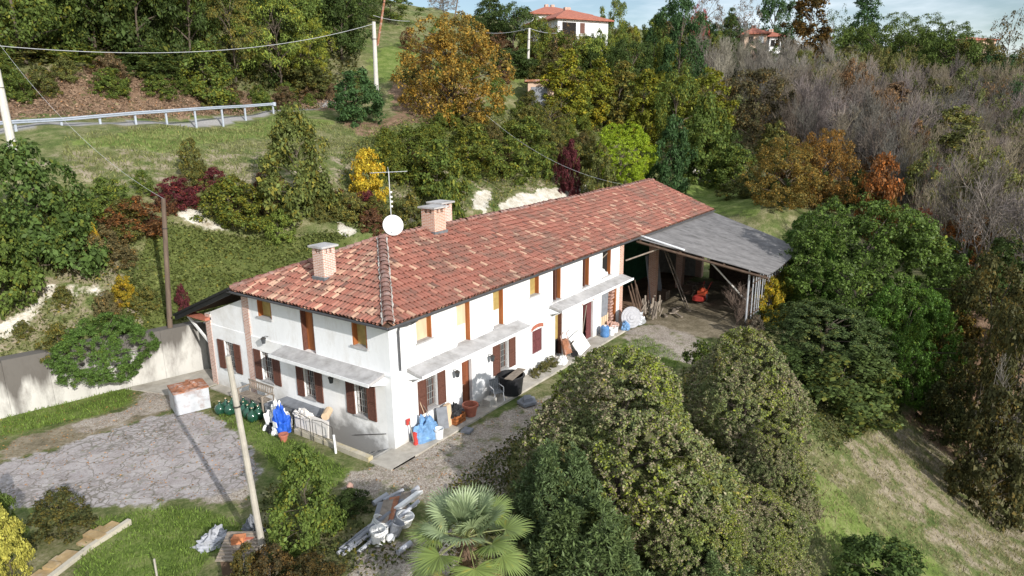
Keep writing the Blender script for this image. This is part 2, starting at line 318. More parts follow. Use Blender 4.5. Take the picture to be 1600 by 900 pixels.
# ------------------------------------------------------------------ mesh helpers
def rawmesh(name, V, Fq, smooth=False):
    """V (n,3), Fq list/array of same-length faces"""
    V = np.asarray(V, np.float32); F = np.asarray(Fq, np.int32); k = F.shape[1]
    me = bpy.data.meshes.new(name); me.vertices.add(len(V)); me.vertices.foreach_set('co', V.ravel())
    me.loops.add(F.size); me.loops.foreach_set('vertex_index', F.ravel())
    me.polygons.add(len(F)); me.polygons.foreach_set('loop_start', np.arange(0, F.size, k, dtype=np.int32))
    try: me.polygons.foreach_set('loop_total', np.full(len(F), k, np.int32))
    except Exception: pass
    if smooth: me.polygons.foreach_set('use_smooth', np.ones(len(F), bool))
    me.update(calc_edges=True); return me
def wpos(o):
    p = Vector((0, 0, 0))
    while o is not None: p = p+o.location; o = o.parent
    return p
class MB:
    def __init__(s): s.v = []; s.f = []
    def add(s, vs, fs):
        b = len(s.v); s.v += [tuple(map(float, p)) for p in vs]; s.f += [tuple(i+b for i in f) for f in fs]; return s
    def box(s, x0, x1, y0, y1, z0, z1):
        return s.add([(x0,y0,z0),(x1,y0,z0),(x1,y1,z0),(x0,y1,z0),(x0,y0,z1),(x1,y0,z1),(x1,y1,z1),(x0,y1,z1)],
                     [(3,2,1,0),(4,5,6,7),(0,1,5,4),(1,2,6,5),(2,3,7,6),(3,0,4,7)])
    def obox(s, c, u, v, w):
        """box: centre c, half vectors u v w"""
        c, u, v, w = map(np.array, (c, u, v, w)); P = [c+a*u+b*v+d*w for d in (-1, 1) for (a, b) in ((-1,-1),(1,-1),(1,1),(-1,1))]
        return s.add(P, [(3,2,1,0),(4,5,6,7),(0,1,5,4),(1,2,6,5),(2,3,7,6),(3,0,4,7)])
    def prism(s, poly, d):
        """poly list of 3D pts, extruded by vector d"""
        n = len(poly); P = [np.array(p, float) for p in poly]; Q = [p+np.array(d) for p in P]
        return s.add(P+Q, [tuple(range(n))[::-1], tuple(range(n, 2*n))]+[(i, (i+1) % n, (i+1) % n+n, i+n) for i in range(n)])
    def tube(s, pts, rad, n=8, cap=True):
        pts = [np.array(p, float) for p in pts]
        if not hasattr(rad, '__len__'): rad = [rad]*len(pts)
        rings = []; a = None
        for i, p in enumerate(pts):
            t = pts[min(i+1, len(pts)-1)]-pts[max(i-1, 0)]; t = t/(np.linalg.norm(t)+1e-9)
            if a is None:
                a = np.cross(t, [0, 0, 1]);
                if np.linalg.norm(a) < .1: a = np.cross(t, [1, 0, 0])
            a = a-t*(a@t); a = a/(np.linalg.norm(a)+1e-9); b = np.cross(t, a)
            rings.append([p+rad[i]*(a*math.cos(2*math.pi*k/n)+b*math.sin(2*math.pi*k/n)) for k in range(n)])
        V = [q for r in rings for q in r]; F = []
        for i in range(len(pts)-1):
            for k in range(n): F.append((i*n+k, i*n+(k+1) % n, (i+1)*n+(k+1) % n, (i+1)*n+k))
        if cap: F.append(tuple(range(n))[::-1]); F.append(tuple(range((len(pts)-1)*n, len(pts)*n)))
        return s.add(V, F)
    def lathe(s, c, prof, n=16, ax=None):
        """prof list of (r,z) about centre c"""
        c = np.array(c, float); V = []; F = []
        if ax is None: A, B, Cc = np.array([1,0,0.]), np.array([0,1,0.]), np.array([0,0,1.])
        else:
            Cc = np.array(ax, float); Cc /= np.linalg.norm(Cc); A = np.cross(Cc, [0, 0, 1]);
            if np.linalg.norm(A) < .1: A = np.array([1, 0, 0.])
            A /= np.linalg.norm(A); B = np.cross(Cc, A)
        for r, z in prof:
            for k in range(n): th = 2*math.pi*k/n; V.append(c+A*r*math.cos(th)+B*r*math.sin(th)+Cc*z)
        for i in range(len(prof)-1):
            for k in range(n): F.append((i*n+k, i*n+(k+1) % n, (i+1)*n+(k+1) % n, (i+1)*n+k))
        return s.add(V, F)
    def build(s, name, m, parent=None, loc=None, smooth=False):
        me = bpy.data.meshes.new(name); V = s.v
        off = Vector(loc) if (loc is not None and parent is None) else (wpos(parent) if parent is not None else Vector((0, 0, 0)))
        me.from_pydata([(p[0]-off[0], p[1]-off[1], p[2]-off[2]) for p in V], [], s.f)
        if smooth: me.polygons.foreach_set('use_smooth', [True]*len(me.polygons))
        me.update()
        if m is not None: me.materials.append(MT[m] if isinstance(m, str) else m)
        o = bpy.data.objects.new(name, me); COL.objects.link(o)
        if parent is not None: o.parent = parent
        elif loc is not None: o.location = loc
        return o
def tag(o, label=None, cat=None, group=None, kind=None):
    if label: o['label'] = label
    if cat: o['category'] = cat
    if group: o['group'] = group
    if kind: o['kind'] = kind
    return o
def empty(name, loc, label, cat, group=None):
    o = bpy.data.objects.new(name, None); COL.objects.link(o); o.location = Vector([float(q) for q in loc]); o.empty_display_size = .3
    return tag(o, label, cat, group)
def addo(name, me, parent=None):
    o = bpy.data.objects.new(name, me); COL.objects.link(o)
    if parent is not None: o.parent = parent
    return o
# ------------------------------------------------------------------ terrain mesh
ASPH = [[(-60,738),(0,724),(60,708),(130,688),(200,664),(255,648),(300,642),(345,655),(390,700),(405,750),(370,772),(300,778),(230,785),(150,797),(100,795),(0,790),(-60,800)]]
LUSH = [[(0,635),(120,620),(205,608),(205,630),(150,650),(80,665),(0,685)], [(328,640),(390,655),(470,690),(550,740),(520,765),(440,745),(400,700),(350,660)],
        [(150,812),(260,792),(330,800),(420,840),(330,870),(300,915),(110,915)], [(955,545),(1010,525),(1065,560),(1040,600),(960,580)],
        [(1255,730),(1300,755),(1345,790),(1330,850),(1270,830)], [(1300,800),(1420,850),(1500,910),(1300,910)],
        [(100,225),(200,206),(420,183),(530,190),(430,215),(250,240)], [(1060,290),(1130,280),(1210,300),(1180,345),(1110,335)],
        [(575,95),(645,55),(660,110),(590,135)], [(785,112),(850,120),(845,132),(800,130)], [(640,600),(700,640),(800,600),(870,640),(780,690),(660,700)][:0] or [(880,570),(960,560),(960,620),(860,640)]]
GRAV = [[(540,745),(640,703),(740,668),(830,628),(880,610),(900,640),(800,690),(790,775),(640,785),(540,775)], [(110,665),(200,640),(240,600),(285,600),(290,635),(200,655),(120,685)],
        [(975,520),(1010,505),(1090,525),(1120,545),(1080,570),(985,545)], [(290,745),(400,735),(400,780),(320,790)], [(560,860),(720,820),(720,910),(540,910)]]
LITT = [[(-80,128),(560,118),(570,168),(430,171),(212,187),(-80,203)], [(760,55),(830,95),(860,128),(790,110)], [(1395,640),(1445,635),(1610,735),(1610,790),(1500,725)],
        [(1190,110),(1640,100),(1640,650),(1480,640),(1490,400),(1380,320),(1180,240)], [(600,120),(760,140),(760,210),(620,200)], [(530,190),(620,180),(610,215),(560,215)]]
CHALK = [[(-30,515),(0,505),(38,488),(64,462),(74,444),(100,444),(188,461),(186,468),(120,464),(84,456),(62,485),(40,512),(-30,538)],
         [(276,326),(304,326),(322,345),(364,358),(360,364),(316,356),(282,340)], [(742,300),(772,296),(760,338),(738,338)], [(780,320),(812,300),(834,304),(840,294),(925,283),(925,296),(780,332)],
         [(528,345),(560,360),(550,378),(530,370)], [(634,338),(652,345),(648,372),(632,366)], [(1072,262),(1130,262),(1136,280),(1090,282)]]
IVY = [[(150,540),(250,350),(340,365),(420,372),(560,388),(640,372),(700,360),(700,430),(380,490),(255,520)]]
ROADN = [(-120,210),(0,205),(100,202),(212,194),(347,183),(430,176),(520,166)]; ROADF = [(520,160),(430,165),(212,178),(0,187),(-120,191)]
def maskof(lst, blur=2):
    m = np.zeros(XX.shape)
    for p in lst: m[inpoly(XX, YY, wpoly(p))] = 1
    for _ in range(blur):
        m[1:-1] = (m[:-2]+m[1:-1]*2+m[2:])/4; m[:, 1:-1] = (m[:, :-2]+m[:, 1:-1]*2+m[:, 2:])/4
    return m
DRY = [[(1320,690),(1440,648),(1620,800),(1620,900),(1450,870)], [(-40,250),(120,230),(600,230),(560,300),(200,300)], [(580,230),(960,230),(1000,290),(600,350)], [(1240,720),(1340,680),(1400,900),(1300,900)]]
za = np.stack([maskof(ASPH), maskof(LUSH), .68*maskof(LITT), maskof(GRAV)], -1)
road_w = [tuple(at_d(px, py, d)[:2]) for px, py, d in ((-120,210,54),(0,205,55.3),(100,202,57.4),(212,194,60),(347,183,66),(430,177,71.5),(520,166,78),(560,163,83),(552,161,85),(520,163,80),(430,173.5,73.5),(212,190,62),(0,200,57.5),(-120,206,56.5))]
rm = inpoly(XX, YY, road_w).astype(float)
za[..., 2] = np.maximum(za[..., 2], ((XX > 19.7) & (XX < 34.5) & (YY > .5) & (YY < 9.3)))
STRAW = [([(1290,690),(1440,648),(1620,790),(1620,905),(1500,900),(1400,800)], .52), ([(-40,250),(120,230),(600,230),(560,300),(200,300)], .45), ([(580,230),(960,230),(1000,290),(600,350)], .4), ([(1240,720),(1340,680),(1400,900),(1300,900)], .4),
         ([(0,690),(100,665),(200,640),(280,605),(292,640),(245,652),(130,690),(0,727)], .8), ([(975,500),(1020,440),(1180,440),(1175,535),(1100,530),(1010,508)], .9), ([(560,740),(660,700),(780,700),(780,760),(640,780)], .45), ([(240,770),(400,760),(420,800),(300,800)], .6), ([(-60,400),(200,400),(240,520),(-60,560)], .5)]
stm = np.zeros(XX.shape)
for p_, w_ in STRAW: stm = np.maximum(stm, w_*maskof([p_], 3))
zb = np.stack([maskof(CHALK, 1), maskof(IVY), stm, rm], -1)
# hole of the cellar stair beside the corner of the house
ni, nj = len(GX), len(GY)
ii, jj = np.meshgrid(np.arange(ni-1), np.arange(nj-1), indexing='ij')
cx = (GX[:-1]+GX[1:])[:, None]/2+0*jj; cy = (GY[:-1]+GY[1:])[None]/2+0*ii
keep = ~((cx > -1.1) & (cx < .3) & (cy > .1) & (cy < 4.0))
a0 = (ii*nj+jj)[keep]
F = np.stack([a0, a0+nj, a0+nj+1, a0+1], -1)
me = rawmesh('ground', np.stack([XX, YY, ZZ], -1).reshape(-1, 3), F, True)
for nm, z in (('zone_a', za), ('zone_b', zb)):
    at = me.attributes.new(nm, 'FLOAT_COLOR', 'POINT'); at.data.foreach_set('color', z.reshape(-1).astype(np.float32))
ground = addo('ground', me); tag(ground, kind='structure')
def ground_mat():
    m = bpy.data.materials.new('ground'); m.use_nodes = True; n, l = m.node_tree.nodes, m.node_tree.links; b = n['Principled BSDF']
    b.inputs['Roughness'].default_value = .95; b.inputs['Specular IOR Level'].default_value = .15
    t = n.new('ShaderNodeTexCoord')
    def nz(s, d=6, r=.65, typ='f', st=None):
        x = n.new('ShaderNodeTexNoise'); x.inputs['Scale'].default_value = s; x.inputs['Detail'].default_value = d; x.inputs['Roughness'].default_value = r
        if st:
            q = n.new('ShaderNodeMapping'); q.inputs['Scale'].default_value = st; l.new(t.outputs['Object'], q.inputs[0]); l.new(q.outputs[0], x.inputs['Vector'])
        else: l.new(t.outputs['Object'], x.inputs['Vector'])
        return x.outputs['Fac']
    def ramp(f, stops):
        r = n.new('ShaderNodeValToRGB'); e = r.color_ramp.elements
        e[0].position, e[0].color = stops[0][0], (*stops[0][1], 1); e[1].position, e[1].color = stops[-1][0], (*stops[-1][1], 1)
        for p, c in stops[1:-1]: q = e.new(p); q.color = (*c, 1)
        l.new(f, r.inputs[0]); return r.outputs[0]
    def mixc(f, a, bb):
        x = n.new('ShaderNodeMix'); x.data_type = 'RGBA'; l.new(f, x.inputs['Factor']); l.new(a, x.inputs['A']); l.new(bb, x.inputs['B']); return x.outputs['Result']
    def math2(op, a, bb, clamp=False):
        x = n.new('ShaderNodeMath'); x.operation = op; x.use_clamp = clamp
        for i, q in enumerate((a, bb)):
            if isinstance(q, (int, float)): x.inputs[i].default_value = q
            else: l.new(q, x.inputs[i])
        return x.outputs[0]
    fine = nz(9, 8, .75); mid = nz(1.1, 6); big = nz(.25, 4)
    def chan(att, i):
        a = n.new('ShaderNodeAttribute'); a.attribute_name = att
        if i == 3: return a.outputs['Alpha']
        s = n.new('ShaderNodeSeparateColor'); l.new(a.outputs['Color'], s.inputs[0]); return s.outputs[i]
    def ragged(c, amt=1.3, nzs=None):
        k = math2('MULTIPLY', math2('SUBTRACT', nzs or mid, .5), amt)
        return math2('MULTIPLY', math2('SUBTRACT', math2('ADD', c, k), .4), 5, True)
    mixn = math2('ADD', math2('MULTIPLY', fine, .5), math2('MULTIPLY', mid, .5))
    mead = ramp(mixn, [(.36, (.05, .065, .022)), (.46, (.115, .125, .045)), (.54, (.20, .185, .095)), (.64, (.33, .29, .19))])
    mead2 = ramp(mixn, [(.38, (.045, .075, .018)), (.5, (.10, .135, .036)), (.63, (.20, .20, .09))])
    c = mixc(math2('MULTIPLY', math2('SUBTRACT', big, .44), 5, True), mead, mead2)
    lush = ramp(mixn, [(.38, (.06, .095, .018)), (.5, (.125, .18, .035)), (.62, (.21, .235, .075))])
    litter = ramp(mixn, [(.3, (.055, .04, .028)), (.46, (.15, .095, .06)), (.58, (.27, .18, .12)), (.7, (.42, .32, .25))])
    ivy = ramp(mixn, [(.3, (.04, .055, .014)), (.5, (.09, .11, .03)), (.7, (.17, .17, .06))])
    straw = ramp(mixn, [(.38, (.10, .085, .055)), (.5, (.215, .18, .12)), (.62, (.34, .29, .215))])
    chalk = ramp(mixn, [(.38, (.30, .25, .17)), (.48, (.50, .46, .38)), (.6, (.70, .67, .59))])
    # gravel and trodden earth
    vor = n.new('ShaderNodeTexVoronoi'); vor.inputs['Scale'].default_value = 24; l.new(t.outputs['Object'], vor.inputs['Vector'])
    sv_ = n.new('ShaderNodeSeparateColor'); l.new(vor.outputs['Color'], sv_.inputs[0])
    gm = math2('ADD', math2('MULTIPLY', sv_.outputs[0], .35), math2('MULTIPLY', mixn, .7))
    grav = ramp(gm, [(.3, (.18, .145, .115)), (.5, (.31, .265, .22)), (.7, (.46, .41, .35))])
    # cracked asphalt
    wv = n.new('ShaderNodeTexNoise'); wv.inputs['Scale'].default_value = 1.5; l.new(t.outputs['Object'], wv.inputs['Vector'])
    wx = n.new('ShaderNodeVectorMath'); wx.operation = 'MULTIPLY_ADD'; l.new(wv.outputs['Color'], wx.inputs[0]); wx.inputs[1].default_value = (.8, .8, .8); l.new(t.outputs['Object'], wx.inputs[2])
    def cracks(sc, w):
        v = n.new('ShaderNodeTexVoronoi'); v.feature = 'DISTANCE_TO_EDGE'; v.inputs['Scale'].default_value = sc; l.new(wx.outputs[0], v.inputs['Vector'])
        return math2('SUBTRACT', 1, math2('DIVIDE', v.outputs['Distance'], w, True), True)
    cr = math2('MAXIMUM', math2('MULTIPLY', cracks(1.15, .035), .9), math2('MULTIPLY', cracks(3.0, .13), math2('MULTIPLY', math2('SUBTRACT', big, .45), 7, True)))
    asp = ramp(mixn, [(.36, (.25, .215, .205)), (.5, (.37, .335, .325)), (.64, (.48, .445, .43))])
    dk = n.new('ShaderNodeRGB'); dk.outputs[0].default_value = (.11, .10, .07, 1)
    asp = mixc(math2('MULTIPLY', cr, .85), asp, dk.outputs[0])
    weed = math2('MULTIPLY', math2('SUBTRACT', nz(1.9, 8, .8), .565), 9, True)
    asp = mixc(math2('MULTIPLY', weed, .8), asp, mead2)
    c = mixc(ragged(chan('zone_b', 1), .6), c, ivy)
    c = mixc(ragged(chan('zone_b', 2), 1.6), c, straw)
    c = mixc(ragged(chan('zone_a', 2), 1.7), c, litter)
    c = mixc(math2('MULTIPLY', ragged(chan('zone_a', 1), 2.6), .8), c, lush)
    gfac = math2('MULTIPLY', ragged(chan('zone_a', 3), 1.6), math2('MULTIPLY', math2('SUBTRACT', .66, nz(1.3, 6, .7)), 7, True))
    c = mixc(gfac, c, grav)
    c = mixc(ragged(chan('zone_a', 0), 1.9), c, asp)
    c = mixc(ragged(chan('zone_b', 0), 1.5, nz(1.6, 8, .75)), c, chalk)
    rd = n.new('ShaderNodeRGB'); rd.outputs[0].default_value = (.30, .29, .28, 1)
    c = mixc(chan('zone_b', 3), c, rd.outputs[0])
    l.new(c, b.inputs['Base Color'])
    bp = n.new('ShaderNodeBump'); bp.inputs['Strength'].default_value = .6; bp.inputs['Distance'].default_value = .08; l.new(fine, bp.inputs['Height']); l.new(bp.outputs[0], b.inputs['Normal'])
    return m
MT['ground'] = ground_mat(); me.materials.append(MT['ground'])

# cellar stair: sunken concrete pit with steps going down towards the back
mb = MB(); mb.box(-1.25, -1.04, .08, 4.15, -1.9, .02); mb.box(-1.04, .02, 3.95, 4.15, -1.9, -.02); mb.box(-1.04, .0, .08, .28, -.5, .0)
for k in range(9): mb.box(-1.04, .0, .28+k*.38, .28+(k+1)*.38, -2.0, -.18-.17*k)
st = mb.build('cellar_stair', 'concrete'); tag(st, kind='structure')
# concrete pavement along the sunny facade, and slabs at the left
mb = MB(); mb.box(-1.2, 21.2, -1.05, -.02, -.3, .045); mb.box(-1.3, -.0, -1.05, .08, -.3, .043)
pv = mb.build('pavement', 'pave'); tag(pv, kind='structure')
mb = MB(); mb.prism([(-1.9, 12.1, .03), (.6, 12.1, .03), (.9, 14.35, .035), (-2.9, 15.3, .035)], (0, 0, -.3)); mb.box(-.55, -.02, 4.2, 11.9, -.2, .04)
pv = mb.build('pavement', 'pave'); tag(pv, kind='structure')
# ------------------------------------------------------------------ the farmhouse
house = empty('farmhouse', (0, 0, 0), 'long two-storey white farmhouse with red tiled roof and brown shutters', 'farmhouse')
TH = .32
def facade(ax, a0, a1, z0, z1, ops, front, back):
    """boxes around rectangular openings; ax 'x' runs along x (plane y), 'y' runs along y (plane x)"""
    mb = MB(); A = sorted({a0, a1} | {o[0] for o in ops} | {o[1] for o in ops}); Zs = sorted({z0, z1} | {o[2] for o in ops} | {o[3] for o in ops})
    for i in range(len(A)-1):
        # merge vertical runs
        run = None
        for j in range(len(Zs)-1):
            ca, cz_ = (A[i]+A[i+1])/2, (Zs[j]+Zs[j+1])/2
            hole = any(o[0] < ca < o[1] and o[2] < cz_ < o[3] for o in ops)
            if not hole: run = (run[0] if run else Zs[j], Zs[j+1])
            if hole or j == len(Zs)-2:
                if run:
                    if ax == 'x': mb.box(A[i], A[i+1], front, back, run[0], run[1])
                    else: mb.box(front, back, A[i], A[i+1], run[0], run[1])
                run = None
    return mb
UPA = [(1.5,2.42,3.98,5.2),(4.0,4.92,3.14,5.2),(6.62,7.42,3.2,5.2),(9.66,10.5,4.0,5.2),(11.8,12.62,3.25,5.2),(14.95,15.72,3.3,5.2),(17.3,18.4,3.4,5.2)]
LOA = [(1.85,2.55,.95,2.35),(4.18,4.87,.12,2.3),(6.98,7.72,.95,2.35),(9.78,10.72,.93,2.17),(11.98,12.75,.1,2.45),(14.95,16.2,.05,2.3),(17.2,19.2,.05,2.6)]
UPB = [(1.2,2.05,3.97,5.2),(4.36,5.2,3.08,5.2),(7.15,8.15,4.15,5.2)]
LOB = [(1.35,2.08,1.0,2.42),(4.5,5.25,1.0,2.42),(7.35,8.2,1.12,2.5),(10.25,11.05,1.05,2.44)]
facade('x', 0, 19.55, 3.12, 5.25, UPA, 0, TH).build('wall', 'plaster', house)
facade('x', -.05, 19.55, -.4, 3.12, LOA, -.05, TH-.002).build('wall', 'plaster_low', house)
facade('y', TH, 8.8, 3.12, 5.25, UPB, 0, TH).build('wall', 'plaster', house)
lw = facade('y', TH, 8.8, -2.0, 3.12, [o for o in LOB if o[1] < 9], -.05, TH-.002).build('wall', None, house)
m = mat('plaster_damp', (.81, .805, .79), .9, var=.07, scale=1.1, bump=.3, bscale=9, dirt=((.50, .46, .40), .5, .7)); lw.data.materials.append(m)
nn, ll = m.node_tree.nodes, m.node_tree.links; b = nn['Principled BSDF']; src = b.inputs['Base Color'].links[0].from_socket
t = nn.new('ShaderNodeTexCoord'); s_ = nn.new('ShaderNodeSeparateXYZ'); ll.new(t.outputs['Object'], s_.inputs[0])
def nm(op, a, b_, cl=False):
    x = nn.new('ShaderNodeMath'); x.operation = op; x.use_clamp = cl
    for i, q in enumerate((a, b_)):
        if isinstance(q, (int, float)): x.inputs[i].default_value = q
        else: ll.new(q, x.inputs[i])
    return x.outputs[0]
x = nn.new('ShaderNodeTexNoise'); x.inputs['Scale'].default_value = 1.3; x.inputs['Detail'].default_value = 9; x.inputs['Roughness'].default_value = .62; ll.new(t.outputs['Object'], x.inputs['Vector'])
# damp creeps up to about a metre between the last two windows and fades out past them
lim = nm('SUBTRACT', 1.15, nm('MULTIPLY', nm('ABSOLUTE', nm('SUBTRACT', s_.outputs[1], 2.4), 0), .42)); hh = nm('SUBTRACT', lim, s_.outputs[2])
f_ = nm('MULTIPLY', nm('ADD', nm('MULTIPLY', hh, 1.5), nm('MULTIPLY', nm('SUBTRACT', x.outputs['Fac'], .5), 3.2)), 1.0, True)
mm_ = nn.new('ShaderNodeMix'); mm_.data_type = 'RGBA'; ll.new(nm('MULTIPLY', f_, .95), mm_.inputs['Factor']); ll.new(src, mm_.inputs['A']); mm_.inputs['B'].default_value = (.25, .245, .235, 1); ll.new(mm_.outputs['Result'], b.inputs['Base Color'])
# end bay under the lean-to roof
mb = facade('y', 9.25, 12.0, -.4, 3.12, [o for o in LOB if o[0] > 9], -.03, TH-.004)
mb.prism([(0, 9.25, 3.12), (0, 12.0, 3.12), (0, 12.0, 3.72), (0, 9.25, 4.75)], (TH, 0, 0)); mb.build('wall', 'plaster_low', house)
mb = MB(); mb.box(-.045, TH+.02, 8.8, 9.25, -.4, 4.9); mb.build('brick_pilaster', 'brick_pale', house)
mb = MB(); mb.box(-.05, .4, 12.0, 12.42, -.4, 3.6); mb.build('brick_pillar', 'brick_pale', house)
mb = MB(); mb.box(19.55, 20.0, -.06, .45, -.3, 5.2); mb.build('brick_pillar', 'brick', house)
for x in (25.0, 30.0, 34.2): mb = MB(); mb.box(x, x+.5, -.05, .45, -.3, 5.2); mb.build('brick_pillar', 'brick', house)
# string course
mb = MB(); mb.box(-.09, 19.5, -.085, -.052, 3.06, 3.14); mb.box(-.085, -.052, -.052, 6.5, 3.06, 3.14); mb.build('string_course', 'plaster', house)
# rear, end and inner walls close the volume
mb = MB(); mb.box(TH, 34.6, 8.9, 9.2, -.4, 5.2); mb.box(19.6, 19.9, .45, 8.9, -.3, 5.2); mb.box(34.3, 34.6, .45, 8.9, -.3, 5.2); mb.build('wall', 'stone', house)
mb = MB(); mb.box(TH, 19.6, TH, 8.9, 2.95, 3.05); mb.build('upper_floor', 'greywood', house)
mb = MB(); mb.box(.1, .38, 12.42, 12.5, -.1, 2.2);
mb = MB()
for x in (2.2, 6, 10): mb.box(x-.1, x+.1, 13.9, 14.1, -.1, 3.2)
mb.build('porch_post', 'oldwood', house)
def opening_panel(kind, ax, o, parts):
    """fills an opening: board + jamb lining, in the recess"""
    a0, a1, z0, z1 = o; d = TH-.06
    def bx(mb, u0, u1, v0, v1, w0, w1):
        if ax == 'x': mb.box(u0, u1, v0, v1, w0, w1)
        else: mb.box(v0, v1, u0, u1, w0, w1)
    root = None
    for i, (m, nm, u0, u1, v0, v1, w0, w1) in enumerate(parts):
        mb = MB(); bx(mb, u0, u1, v0, v1, w0, w1)
        root = mb.build(nm, m, house if i == 0 else root) if i == 0 else (mb.build(nm, m, root) and root)
    return root
def upper(ax, o, board, lining, sill=True, label=None, split=None):
    a0, a1, z0, z1 = o
    P = [(board, 'window' if sill else 'door', a0+.004, a1-.004, .22, .26, z0+.004, z1-.004)]
    if lining: # timber lining on the jamb that faces the camera
        if ax == 'x': P.append((lining, 'frame', a1-.06, a1-.003, .012, .218, z0+.003, z1-.003))
        else: P.append((lining, 'frame', a0+.003, a0+.07, .012, .218, z0+.003, z1-.003)); 
        if ax == 'y': P.append((lining, 'frame', a1-.08, a1-.003, .012, .218, z0+.003, z1-.003))
    P.append(('slab', 'sill', a0-.06, a1+.06, -.07, .21, z0-.07, z0+.002))
    if split: P.append((split, 'board', a0+.008, a1-.12, .19, .217, z0+.01, z0+(z1-z0)*.38))
    r = opening_panel(None, ax, o, P)
    if label: r['label'] = label
    return r
upper('x', UPA[0], 'plywood', 'orange_wood'); upper('x', UPA[1], 'plywood', 'orange_wood', False, None, 'cloth')
upper('x', UPA[2], 'yellow_board', 'orange_wood', False, None, 'cloth'); upper('x', UPA[3], 'yellow_board', 'orange_wood')
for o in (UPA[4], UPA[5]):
    r = upper('x', o, 'dark', 'orange_wood', False)  # near-black sheet: the shade of the open room put into its colour
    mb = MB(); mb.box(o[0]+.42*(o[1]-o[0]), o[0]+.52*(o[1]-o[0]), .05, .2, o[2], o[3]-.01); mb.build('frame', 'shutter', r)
r = upper('x', UPA[6], 'dark', 'orange_wood', False, 'broken opening with rubble on its sill')  # no door leaf, a near-black sheet painted as the shade inside
mb = MB(); mb.prism([(17.3, .02, 3.4), (18.1, .02, 3.4), (18.05, .02, 3.6), (17.8, .02, 3.62), (17.6, .02, 3.85), (17.3, .02, 3.95)], (0, .18, 0)); mb.build('rubble', 'plaster', r)
mb = MB(); mb.tube([(17.3, .02, 4.55), (17.95, .02, 4.75)], .03, 6); mb.build('board', 'greywood', r)
upper('y', UPB[0], 'yellow_board', 'orange_wood'); upper('y', UPB[1], 'orange_wood', 'shutter', False); upper('y', UPB[2], 'yellow_board', 'orange_wood')

def shutter(ax, a0, a1, z0, z1, f0, m, parent, name='shutter'):
    mb = MB()
    def bx(u0, u1, v0, v1, w0, w1):
        (mb.box(u0, u1, v0, v1, w0, w1) if ax == 'x' else mb.box(v0, v1, u0, u1, w0, w1))
    fr = .05; bx(a0, a0+fr, f0-.045, f0, z0, z1); bx(a1-fr, a1, f0-.045, f0, z0, z1); bx(a0+fr, a1-fr, f0-.045, f0, z0, z0+fr); bx(a0+fr, a1-fr, f0-.045, f0, z1-fr, z1)
    zm = (z0+z1)/2; bx(a0+fr, a1-fr, f0-.045, f0, zm-.03, zm+.03)
    n = 24
    for k in range(n):
        z = z0+fr+(k+.5)*(z1-z0-2*fr)/n; h = .018
        if abs(z-zm) < .04: continue
        if ax == 'x': mb.obox(((a0+a1)/2, f0-.025, z), ((a1-a0)/2-fr, 0, 0), (0, .018, .016), (0, -.003, .004))
        else: mb.obox((f0-.025, (a0+a1)/2, z), (0, (a1-a0)/2-fr, 0), (.018, 0, .016), (-.003, 0, .004))
    bx(a0+fr, a1-fr, f0-.010, f0-.006, z0+fr, z1-fr)
    return mb.build(name, m, parent)
def barred_window(ax, o, sh, m='shutter', ajar=False):
    a0, a1, z0, z1 = o; g = .2
    def bx(mb, u0, u1, v0, v1, w0, w1):
        (mb.box(u0, u1, v0, v1, w0, w1) if ax == 'x' else mb.box(v0, v1, u0, u1, w0, w1)); return mb
    w = bx(MB(), a0+.05, a1-.05, g, g+.02, z0+.05, z1-.05).build('window', 'glass', house)
    mb = MB(); f = .05
    bx(mb, a0, a0+f, g-.03, g+.03, z0, z1); bx(mb, a1-f, a1, g-.03, g+.03, z0, z1); bx(mb, a0+f, a1-f, g-.03, g+.03, z0, z0+f); bx(mb, a0+f, a1-f, g-.03, g+.03, z1-f, z1)
    am = (a0+a1)/2; bx(mb, am-.03, am+.03, g-.035, g+.03, z0+f, z1-f); mb.build('frame', 'shutter', w)
    mb = MB(); bx(mb, a0+.06, a1-.06, g+.04, g+.05, z0+.06, z1-.3); mb.build('curtain', 'curtain', w)
    mb = MB()
    for k in range(6):
        a = a0+.04+k*(a1-a0-.08)/5
        p = [(a, .03, z0+.01), (a, .03, z1-.01)] if ax == 'x' else [(.03, a, z0+.01), (.03, a, z1-.01)]
        mb.tube(p, .011, 5)
    for k in range(5):
        z = z0+.12+k*(z1-z0-.24)/4
        mb.tube([(a0, .03, z), (a1, .03, z)] if ax == 'x' else [(.03, a0, z), (.03, a1, z)], .011, 5)
    mb.build('grille', 'iron', w)
    f0 = -.055
    bx(MB(), a0-.05, a1+.05, -.12, g-.04, z0-.05, z0+.003).build('sill', 'slab', w)
    s0, s1, s2, s3 = sh
    shutter(ax, s0, s1, z0-.03, z1+.03, f0, m, w); shutter(ax, s2, s3, z0-.03, z1+.03, f0, m, w)
barred_window('x', LOA[0], (1.36, 1.84, 2.56, 3.04)); barred_window('x', LOA[2], (6.44, 6.97, 7.73, 8.25))
for o, w in zip(LOB, (.48, .46, .5, .5)): barred_window('y', o, (o[0]-w, o[0]-.01, o[1]+.01, o[1]+w))
